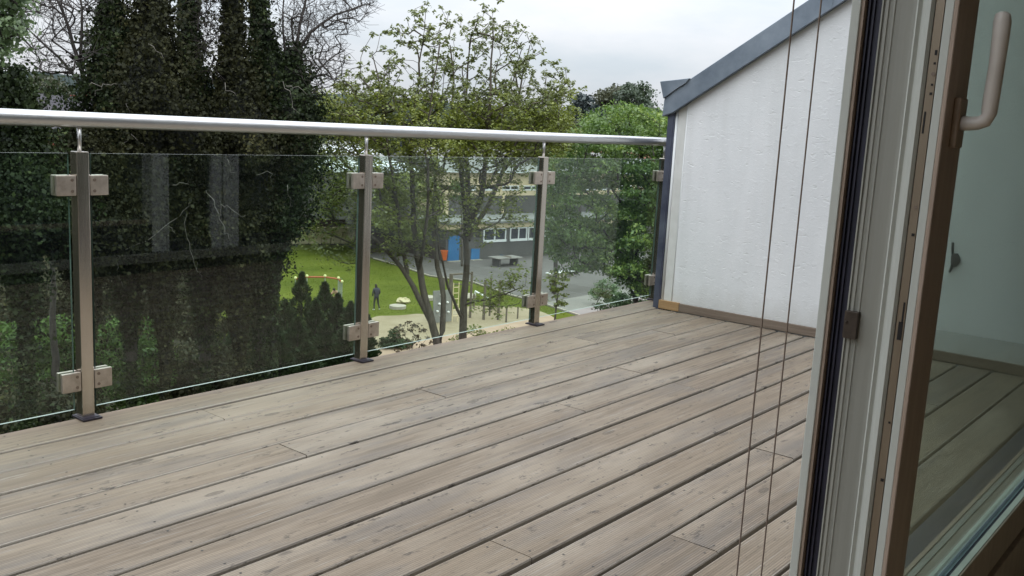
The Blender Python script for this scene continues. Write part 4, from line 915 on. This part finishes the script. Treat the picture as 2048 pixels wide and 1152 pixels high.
# bright green tree at the right, its branches hanging low
crC = [(1092, 345), (1120, 300), (1150, 262), (1180, 235), (1205, 232), (1240, 212), (1290, 222), (1345, 235), (1420, 260), (1430, 600), (1300, 598), (1262, 575), (1235, 555), (1180, 540), (1130, 548), (1105, 535), (1085, 470), (1083, 400)]
leafy('lime_tree', 'broad bright green tree behind the last balustrade pane beside the white wall', 1300, 36, crC, 620, 150, .115, 4.0, L_BRIGHT, bark_d, 31, .60)
leafy('lime_sapling', 'thin drooping branch of young leaves hanging over the yard behind the third post', 1118, 33, [(1100, 540), (1135, 540), (1130, 610), (1108, 612), (1100, 580)], 26, 26, .11, .5, L_MAPLE, bark, 32, .18, rt=.006, group=None)
# far trees beyond the yard
leafy('plane_tree', 'round brownish green tree crown on the skyline left of the roof verge', 1215, 95, [(1188, 215), (1200, 190), (1225, 178), (1255, 186), (1268, 215), (1262, 300), (1190, 300)], 190, 60, .36, 4, L_FARO, bark_d, 41, 1.0)
leafy('poplar_tree', 'tall airy green tree on the skyline nearest the roof verge', 1275, 88, [(1240, 190), (1258, 170), (1285, 170), (1303, 190), (1306, 215), (1328, 222), (1335, 300), (1240, 300)], 170, 42, .33, 3.5, L_FAR, bark_d, 42, .85)
leafy('dark_spruce', 'dark bluish tree with ragged top left of the round brownish crown', 1160, 80, [(1140, 250), (1150, 205), (1165, 188), (1180, 215), (1200, 225), (1205, 300), (1130, 300)], 170, 55, .30, 3, L_FARB, bark_d, 43, .8)
leafy('far_tree', 'olive green tree showing beneath the dark bluish tree', 1120, 70, [(1060, 250), (1100, 235), (1150, 245), (1190, 255), (1190, 330), (1060, 330)], 170, 55, .28, 3, L_FARO, bark_d, 44, .8, group='trees between the school and the skyline')
k = 0
for u, w, top, dist, mt, lab in ((640, 75, 232, 120, L_FARO, 'rust tinged olive tree at the right end of the ivy covered trees'), (730, 80, 238, 135, L_FAR, 'green tree on the skyline behind the left maple'), (815, 80, 228, 150, L_FARB, 'bluish tree on the skyline between the left maple stems'),
                             (900, 80, 236, 140, L_FAR, 'green skyline tree between the two maples'), (985, 85, 232, 150, L_FARB, 'bluish skyline tree behind the right maple trunk'), (1065, 80, 240, 140, L_FAR, 'green skyline tree at the right of the right maple')):
    k += 1; leafy('far_tree', lab, u, dist, [(u-w*.6, 300), (u-w*.5, top+18), (u-w*.2, top), (u+w*.25, top+4), (u+w*.55, top+20), (u+w*.6, 320), (u, 335), (u-w*.6, 330)], 150, 50, .5, 5, mt, bark_d, 60+k, 1.4, group='trees between the school and the skyline')
# rust tinted and green bushes left of the school, behind the stone wall
leafy('copper_tree', 'small tree with rusty brown young leaves between the ivy trees and the left maple', 670, 103, [(600, 330), (625, 250), (660, 205), (700, 215), (735, 260), (750, 340), (740, 430), (600, 440)], 300, 60, .30, 5, L_RUST, bark_d, 71, 1.1)
leafy('hazel_bush', 'olive green tree above the plank fence behind the stone wall', 650, 108, [(560, 330), (620, 300), (700, 310), (760, 340), (770, 400), (750, 450), (560, 452), (540, 400)], 260, 55, .30, 4, L_FARO, bark_d, 72, 1.0)
leafy('garden_tree', 'green tree standing close in front of the dark school wing', 800, 80, [(750, 390), (780, 350), (830, 345), (880, 370), (885, 430), (870, 470), (800, 480), (755, 450)], 150, 45, .22, 3, L_MAPLE, bark, 73, .7)
leafy('garden_tree', 'small green tree in front of the cream school facade left of the trunk', 930, 81, [(905, 365), (925, 355), (935, 380), (925, 400), (905, 395)], 34, 40, .17, 1, L_BRIGHT, bark, 74, .45)

# ---- ivy covered trees
def ivytree(label, dist, line, rad, nleaf, seed, mat, twig=None, ntwig=0, dead=(), size=.072, seglen=.4, extra_branches=()):
    """line: upright stem through the picture, rad: radius of the ivy coat at each point (m)"""
    nleaf = int(nleaf*1.6); rng = np.random.default_rng(seed); pts = np.array(pxline(line, dist)); base = pts[0]*[1, 1, 0]+[0, 0, GZ]
    t = thing('ivy_tree', base, label, 'tree', 'ivy covered trees on the left')
    allp = np.vstack([base[None]-[0, 0, .2], pts]); R = np.array([rad[0]]+list(rad), float)
    # resample
    seg = np.linalg.norm(np.diff(allp, axis=0), axis=1); cs = np.concatenate([[0], np.cumsum(seg)]); m = int(cs[-1]/.25); q = np.linspace(0, cs[-1], m)
    C = np.stack([np.interp(q, cs, allp[:, i]) for i in range(3)], 1); Rq = np.interp(q, cs, R)
    def lump(c, th, s): return max(.35, 1+.85*mnoise.noise(Vector((math.cos(th)*1.3+seed, math.sin(th)*1.3, c[2]*.5)))+.75*mnoise.noise(Vector((math.cos(th)*2.6+seed, math.sin(th)*2.6, c[2]*1.1))))
    b = MB(); sides = 14; V = []
    amp = np.minimum(1, (Rq/.75))**1.3
    for c, r, am in zip(C, Rq, amp):
        for th in np.linspace(0, 2*math.pi, sides, endpoint=False):
            rr = r*.78*(1+(lump(c, th, seed)-1)*am); V.append((c[0]+rr*math.cos(th), c[1]+rr*math.sin(th), c[2]))
    b.add(V, [(i*sides+j, i*sides+(j+1) % sides, (i+1)*sides+(j+1) % sides, (i+1)*sides+j) for i in range(m-1) for j in range(sides)]+[tuple(range((m-1)*sides, m*sides))])
    b.build('ivy_shade_core', ivy_core, t, smooth=True)  # near-black hull added inside the ivy coat to block light
    w = Rq/Rq.sum(); idx = rng.choice(m, nleaf, p=w); th = rng.uniform(0, 2*math.pi, nleaf)
    rr = np.array([Rq[i]*(1+(lump(C[i], a, seed)-1)*amp[i]) for i, a in zip(idx, th)])*(rng.normal(.98, .10, nleaf)+.10*(rng.random(nleaf)<.25))
    outw = np.stack([np.cos(th), np.sin(th), np.zeros(nleaf)], 1); P = C[idx]+outw*rr[:, None]; P[:, 2] += rng.uniform(-.2, .2, nleaf)
    # loose sprays of ivy sticking out
    ns = nleaf//120; si = rng.choice(m, ns, p=w); 
    for i in si:
        a = rng.uniform(0, 2*math.pi); d = unit(np.array([[math.cos(a), math.sin(a), rng.uniform(-.3, .9)]]))[0]; k = 40; ln = rng.uniform(.25, 1.15)*min(1.0, .25+Rq[i])
        s0 = C[i]+np.array([math.cos(a), math.sin(a), 0])*Rq[i]*(1+(lump(C[i], a, seed)-1)*amp[i]); tt = rng.random((k, 1)); P = np.vstack([P, s0+d*tt*ln+rng.normal(size=(k, 3))*.11]); outw = np.vstack([outw, np.repeat(d[None], k, 0)])
    A, B = rnd_leaves(P, size, rng, up=outw*1.1+np.array([0, 0, .35]), ratio=.8, droop=.4); leafmesh('ivy', P, A, B, mat, t)
    if twig is not None:
        st = []; top = pts
        st.append((top, .16, .03))
        for e in extra_branches: st.append((pxline(e[0], dist), e[1], e[2]))
        T = crown_pts(twig, ntwig, dist, 2.5, rng)
        paths, tips, dirs, nodes = grow(st, T, rng, seglen, .0060, .46, .05, .25)
        # fine twiglets at the ends
        for tp, d in zip(tips, dirs):
            for _ in range(3):
                e = tp+unit((d+rng.normal(size=3)*.7)[None])[0]*rng.uniform(.2, .6); mid = (tp+e)/2+rng.normal(size=3)*.05; paths.append((np.array([tp, mid, e]), np.array([.006, .005, .0035])))
        for nd in nodes[rng.random(len(nodes)) < .35]:
            e = nd+unit((rng.normal(size=3)+[0, 0, .4])[None])[0]*rng.uniform(.25, .7); mid = (nd+e)/2+rng.normal(size=3)*.06; paths.append((np.array([nd, mid, e]), np.array([.006, .005, .0035])))
        wood_mesh(paths).build('branches', bark_d, t, smooth=True)
    if dead:
        for ln, r in dead:
            pp = np.array([D(u, v, dist-2.2+(.0 if len(x) < 1 else x[0])) for u, v, *x in ln]); 
            pp2 = [pp[0]]
            for a, c in zip(pp[:-1], pp[1:]): pp2 += [a+(c-a)*.3+rng.normal(size=3)*.035, a+(c-a)*.65+rng.normal(size=3)*.045, c]
            b = MB(); b.tube(pp2, np.linspace(r, r*.4, len(pp2))*.72, 4); b.build('dead_branch', bark_p, t, smooth=True)
    return t
dead1 = [([(200, 522), (225, 510), (270, 490), (330, 452), (360, 432), (378, 405)], .016), ([(374, 425), (371, 460), (380, 500), (396, 545)], .011), ([(236, 505), (234, 540), (246, 575)], .009), ([(330, 452), (345, 462), (352, 470)], .007), ([(345, 370), (372, 367), (378, 362)], .008),
         ([(178, 171), (205, 168), (246, 169)], .011), ([(190, 192), (204, 170)], .008), ([(255, 206), (259, 228)], .009), ([(297, 88), (312, 102), (330, 121)], .011), ([(240, 290), (262, 268)], .010), ([(262, 268), (290, 292)], .008)]
dead2 = [([(412, 381), (428, 400), (438, 428), (450, 455), (458, 478)], .013), ([(440, 402), (442, 430), (436, 445)], .009), ([(442, 408), (465, 420), (492, 430)], .009), ([(455, 318), (462, 335), (470, 345)], .009), ([(515, 350), (545, 348), (541, 372)], .008), ([(575, 370), (580, 395), (586, 412)], .008),
         ([(566, 163), (582, 190), (600, 228)], .012), ([(572, 172), (590, 174), (615, 190)], .010), ([(450, 165), (462, 182), (474, 195)], .010), ([(395, 525), (402, 545), (404, 560)], .007)]
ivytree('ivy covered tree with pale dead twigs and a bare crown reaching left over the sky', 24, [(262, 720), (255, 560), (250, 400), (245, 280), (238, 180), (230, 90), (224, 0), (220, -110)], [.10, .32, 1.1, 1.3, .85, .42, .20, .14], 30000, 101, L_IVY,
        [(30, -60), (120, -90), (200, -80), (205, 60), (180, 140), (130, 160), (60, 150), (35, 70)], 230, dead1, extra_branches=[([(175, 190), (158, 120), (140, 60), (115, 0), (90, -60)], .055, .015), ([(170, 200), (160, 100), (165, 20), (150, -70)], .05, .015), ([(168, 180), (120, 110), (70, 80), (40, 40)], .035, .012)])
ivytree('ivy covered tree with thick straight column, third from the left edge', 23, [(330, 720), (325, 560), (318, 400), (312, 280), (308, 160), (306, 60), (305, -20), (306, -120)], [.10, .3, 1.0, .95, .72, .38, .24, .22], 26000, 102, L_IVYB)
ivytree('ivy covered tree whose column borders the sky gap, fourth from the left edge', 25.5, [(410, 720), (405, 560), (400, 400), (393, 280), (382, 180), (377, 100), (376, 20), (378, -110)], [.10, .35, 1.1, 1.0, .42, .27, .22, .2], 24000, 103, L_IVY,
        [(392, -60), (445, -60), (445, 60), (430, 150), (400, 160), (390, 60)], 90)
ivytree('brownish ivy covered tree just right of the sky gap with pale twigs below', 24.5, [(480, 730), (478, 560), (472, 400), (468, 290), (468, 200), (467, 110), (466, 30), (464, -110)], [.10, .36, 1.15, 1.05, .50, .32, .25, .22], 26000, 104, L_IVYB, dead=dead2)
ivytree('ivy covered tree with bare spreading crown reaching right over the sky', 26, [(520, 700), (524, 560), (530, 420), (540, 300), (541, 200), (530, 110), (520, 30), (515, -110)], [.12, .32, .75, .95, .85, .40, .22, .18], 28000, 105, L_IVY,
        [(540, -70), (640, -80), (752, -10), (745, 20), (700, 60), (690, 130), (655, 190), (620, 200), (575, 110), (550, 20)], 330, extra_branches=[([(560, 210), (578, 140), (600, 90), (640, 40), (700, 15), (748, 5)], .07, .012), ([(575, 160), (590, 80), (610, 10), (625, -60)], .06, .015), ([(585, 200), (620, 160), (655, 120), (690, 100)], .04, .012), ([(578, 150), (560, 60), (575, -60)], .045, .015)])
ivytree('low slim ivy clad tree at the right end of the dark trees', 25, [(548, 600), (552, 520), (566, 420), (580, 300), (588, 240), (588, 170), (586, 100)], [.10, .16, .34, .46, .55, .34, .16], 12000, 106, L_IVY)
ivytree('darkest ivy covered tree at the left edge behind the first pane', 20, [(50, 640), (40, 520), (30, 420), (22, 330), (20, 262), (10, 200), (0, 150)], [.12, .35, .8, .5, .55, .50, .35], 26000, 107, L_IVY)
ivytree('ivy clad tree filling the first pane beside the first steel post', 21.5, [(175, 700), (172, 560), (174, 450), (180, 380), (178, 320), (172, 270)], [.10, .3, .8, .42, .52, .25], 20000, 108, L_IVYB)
leafy('birch_tree', 'tree with fresh pale green leaves cut by the left edge of the picture', -140, 17, [(-110, -80), (20, -90), (42, -30), (50, 30), (44, 90), (20, 125), (-60, 130)], 170, 40, .085, 1.3, L_SPRING, bark_d, 121, .28)
leafy('elder_bush', 'white and pale green blossoming bush between the ivy trees below the brick house', 98, 34, [(84, 300), (110, 300), (116, 330), (112, 362), (94, 360)], 26, 60, .11, .6, L_SPRING, bark_d, 122, .3, cat='bush')
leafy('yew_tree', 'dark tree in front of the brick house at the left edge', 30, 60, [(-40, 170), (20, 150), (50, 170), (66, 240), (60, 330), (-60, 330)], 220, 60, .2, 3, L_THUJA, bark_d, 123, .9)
leafy('far_tree', 'grey green tree behind the dark roof at the far left', 85, 190, [(40, 190), (70, 155), (110, 160), (140, 185), (140, 215), (40, 215)], 120, 50, .5, 5, L_FARO, bark_d, 124, 1.6, group='trees between the school and the skyline')

# unseen trees added left of the picture to shade terrace and steel posts
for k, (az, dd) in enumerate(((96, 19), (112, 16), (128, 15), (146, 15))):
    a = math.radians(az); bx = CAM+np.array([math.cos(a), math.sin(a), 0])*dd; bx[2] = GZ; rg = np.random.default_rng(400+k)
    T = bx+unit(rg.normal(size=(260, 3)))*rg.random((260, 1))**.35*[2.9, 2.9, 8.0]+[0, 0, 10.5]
    leafy('garden_tree', ['unseen dark tree added beyond the left edge, first in the row', 'unseen dark tree added beyond the left edge, second in the row', 'unseen dark tree added beyond the left edge, third in the row', 'unseen dark tree added beyond the left edge, last in the row'][k], 0, dd, None, 260, 45, .32, 0, L_IVY, bark_d, 410+k, 1.0, T=T, base=bx, group='unseen trees added beyond the left edge')

# ---- undergrowth and shrubs under the trees
shr = [((20, 700), 36, [(-60, 690), (0, 650), (60, 640), (110, 680), (120, 800), (60, 900), (-80, 900)], L_SHRUB, 'leafy green shrub low in the first pane at the picture edge'),
       ((140, 700), 36, [(70, 700), (110, 640), (190, 650), (210, 720), (200, 860), (80, 880)], L_SHRUB, 'leafy green shrub behind the foot of the first steel post'),
       ((265, 690), 37, [(200, 690), (240, 640), (310, 650), (345, 700), (330, 830), (210, 850)], L_SHRUB, 'fresh green shrub low in the second pane beside the first post'),
       ((90, 610), 44, [(-40, 620), (30, 570), (150, 560), (210, 600), (200, 690), (-40, 700)], L_BROWNSH, 'brownish bramble thicket behind the green shrubs in the first pane'),
       ((300, 600), 46, [(210, 600), (260, 550), (350, 545), (400, 590), (390, 680), (215, 690)], L_BROWNSH, 'brownish bramble thicket in the left half of the second pane'),
       ((440, 600), 47, [(380, 600), (430, 540), (500, 530), (560, 560), (550, 690), (385, 690)], L_BROWNSH, 'brownish bramble thicket in the middle of the second pane'),
       ((400, 720), 38, [(330, 740), (360, 690), (440, 690), (480, 730), (470, 800), (340, 810)], L_BROWNSH, 'dark low bramble along the second pane bottom'),
       ((100, 800), 31, [(-60, 800), (40, 770), (160, 780), (220, 810), (200, 900), (-60, 920)], L_BROWNSH, 'dark low bramble at the bottom of the first pane')]
for k, ((u, v), dist, poly, mt, lab) in enumerate(shr):
    leafy('shrub', lab, u, dist, poly, 190, 75, .13, 2.2, mt, bark_d, 140+k, .5, cat='shrub', group='shrubs under the ivy trees', trunk_name='stems')
leafy('evergreen_shrub', 'small dark rounded shrub at the sand edge right of the second post', 790, 51, [(762, 690), (770, 668), (790, 655), (812, 665), (822, 700), (812, 730), (765, 730)], 60, 90, .12, .8, L_THUJA, bark_d, 160, .35, cat='shrub', trunk_name='stems')
leafy('rose_shrub', 'loose reddish twiggy shrub in front of the sand right of the second post', 835, 44, [(775, 645), (810, 640), (850, 655), (868, 690), (830, 720), (780, 700)], 40, 16, .12, .8, L_RUST, bark_d, 161, .2, cat='shrub', rt=.006, trunk_name='stems')
leafy('currant_shrub', 'low olive shrub at the feet of the maples in front of the deck edge', 960, 40, [(900, 690), (930, 655), (990, 650), (1040, 660), (1060, 690), (900, 720)], 60, 30, .11, .8, L_MAPLE, bark_d, 162, .3, cat='shrub', rt=.006, trunk_name='stems')
leafy('flowering_shrub', 'shrub with creamy white flowers at the edge of the yard under the bright green tree', 1205, 66, [(1180, 575), (1205, 562), (1235, 570), (1240, 600), (1180, 600)], 50, 45, .15, 1, L_SPRING, bark_d, 163, .4, cat='shrub', rt=.006, trunk_name='stems')
leafy('dark_hedge', 'dark green hedge at the foot of the bright green tree', 1290, 52, [(1180, 640), (1200, 610), (1240, 592), (1340, 580), (1360, 660), (1180, 660)], 150, 80, .14, 1.5, L_THUJA, bark_d, 164, .5, cat='hedge', rt=.006, trunk_name='stems')

# ---- young conifers behind the second pane
def conifer(u, vtip, dist, wr, seed, label):
    rng = np.random.default_rng(seed); tip = D(u, vtip, dist); base = tip*[1, 1, 0]+[0, 0, GZ]; H = tip[2]-GZ
    t = thing('young_conifer', base, label, 'conifer', 'young conifers beside the lawn')
    b = MB(); b.tube([base, base+[0, 0, H*.5], tip-[0, 0, .05]], [.07, .05, .008], 6); b.build('trunk', bark_d, t, smooth=True)
    n = 5200; h = rng.random(n)**1.25; prof = (1-h)**.72*wr*1.25*(1+.22*np.sin(h*34+seed)); th = rng.uniform(0, 2*math.pi, n); lob = 1+.22*np.sin(th*5+h*9+seed)
    r = prof*lob*np.sqrt(rng.uniform(.35, 1.0, n)); P = base+np.stack([np.cos(th)*r, np.sin(th)*r, h*H*.985], 1)
    outw = np.stack([np.cos(th), np.sin(th), np.full(n, .9)], 1); A = unit(outw+rng.normal(size=(n, 3))*.35)*rng.uniform(.07, .16, (n, 1)); B = unit(np.cross(A, rng.normal(size=(n, 3))))*rng.uniform(.02, .045, (n, 1))
    leafmesh('foliage', P, A, B, L_THUJA, t)
cl = [(604, 542, 48, .95), (650, 562, 47.5, .95), (632, 598, 46, .85), (676, 585, 47, .8), (702, 602, 46, .8), (571, 598, 45, .95), (540, 612, 44, .95), (506, 628, 43, 1.0), (596, 632, 43, .95), (652, 640, 42, .95), (690, 650, 41.5, .9), (560, 668, 40, 1.0), (612, 680, 39.5, 1.0), (500, 690, 39, 1.0), (470, 650, 42, .95), (735, 628, 45, .55)]
cn = ['tallest young conifer with slender tip against the lawn', 'second tallest young conifer, just right of the tallest', 'young conifer in the cleft below and between the two tallest', 'young conifer directly in front of the grey goal net', 'young conifer closest to the second steel post on its left', 'young conifer left of the tallest, at the left rim of the lawn',
      'young conifer at the corner of the ivy trees and lawn', 'broad young conifer in the shade below the ivy trees', 'young conifer in the lower row beneath the tallest one', 'young conifer in the lower row beneath the crouching person', 'young conifer in the lower row touching the second steel post', 'front row conifer above the deck edge, left of centre of the group', 'front row conifer above the deck edge, nearest the second steel post',
      'front row conifer above the deck edge, left end of the front row', 'leftmost young conifer, deep in the shade of the ivy trees', 'slim young conifer seen just right of the second steel post']
for k, (c, l) in enumerate(zip(cl, cn)): conifer(*c, 200+k, l)

# ---- houses at the far left and a red roof at the right
def house_box(name, label, u, dist, w, dpt, zt, rh, wallm, roofm, face=0.0, chim=None):
    c = D(u, 300, dist)*[1, 1, 0]; h_ = thing(name, (c[0], c[1], GZ), label, 'house'); ca, sa = math.cos(face), math.sin(face)
    f = lambda x, y, z: np.array([c[0]+x*ca-y*sa, c[1]+x*sa+y*ca, z])
    b = MB(); b.box(-w/2, w/2, -dpt/2, dpt/2, GZ, zt, M=f); b.prism([(-dpt/2, zt), (dpt/2, zt), (0, zt+rh-.1)], -w/2, w/2, lambda p, q, a: f(a, p, q)); b.build('wall', wallm, h_)
    b = MB(); b.prism([(-dpt/2-.5, zt-.25), (-dpt/2-.5, zt), (0, zt+rh+.15), (dpt/2+.5, zt), (dpt/2+.5, zt-.25), (0, zt+rh-.12)], -w/2-.5, w/2+.5, lambda p, q, a: f(a, p, q)); rf = b.build('roof', roofm, h_)
    b = MB(); b.box(w*.2, w*.2+.7, -.4, .3, zt+rh*.5, zt+rh+1.0, M=f); b.build('chimney', brick_m, rf)
    for fl in range(2):
        for k in range(int(w//3)):
            x = -w/2+1.2+k*3; z = zt-2.3-fl*2.8; b = MB(); b.box(x, x+1.1, -dpt/2-.05, -dpt/2+.05, z, z+1.4, M=f); wn_ = b.build('window', whitef, h_)
            b = MB(); b.box(x+.1, x+1.0, -dpt/2-.07, -dpt/2-.052, z+.1, z+1.3, M=f); b.build('pane', glass_d, wn_)
    return h_
house_box('brick_house', 'red brick house with dark tiled roof between the ivy trees at the far left', 112, 92, 11, 9, -1.4, 2.6, brick_m, tile_m, math.radians(-30))
house_box('pale_house', 'pale rendered house gable showing at the left edge above the handrail', 22, 120, 9, 8, -.6, 2.0, render_w, tile_m, math.radians(20))
house_box('distant_house', 'house with dark roof below the far hill, between ivy tree and left edge', 85, 175, 22, 11, -2.2, 3.0, conc_b, tile_m, math.radians(-15))
house_box('red_roofed_house', 'distant house with long red roof just above the handrail near the bright green tree', 1185, 130, 18, 9, -4.4, 2.5, render_w, tile_r, math.radians(-15))
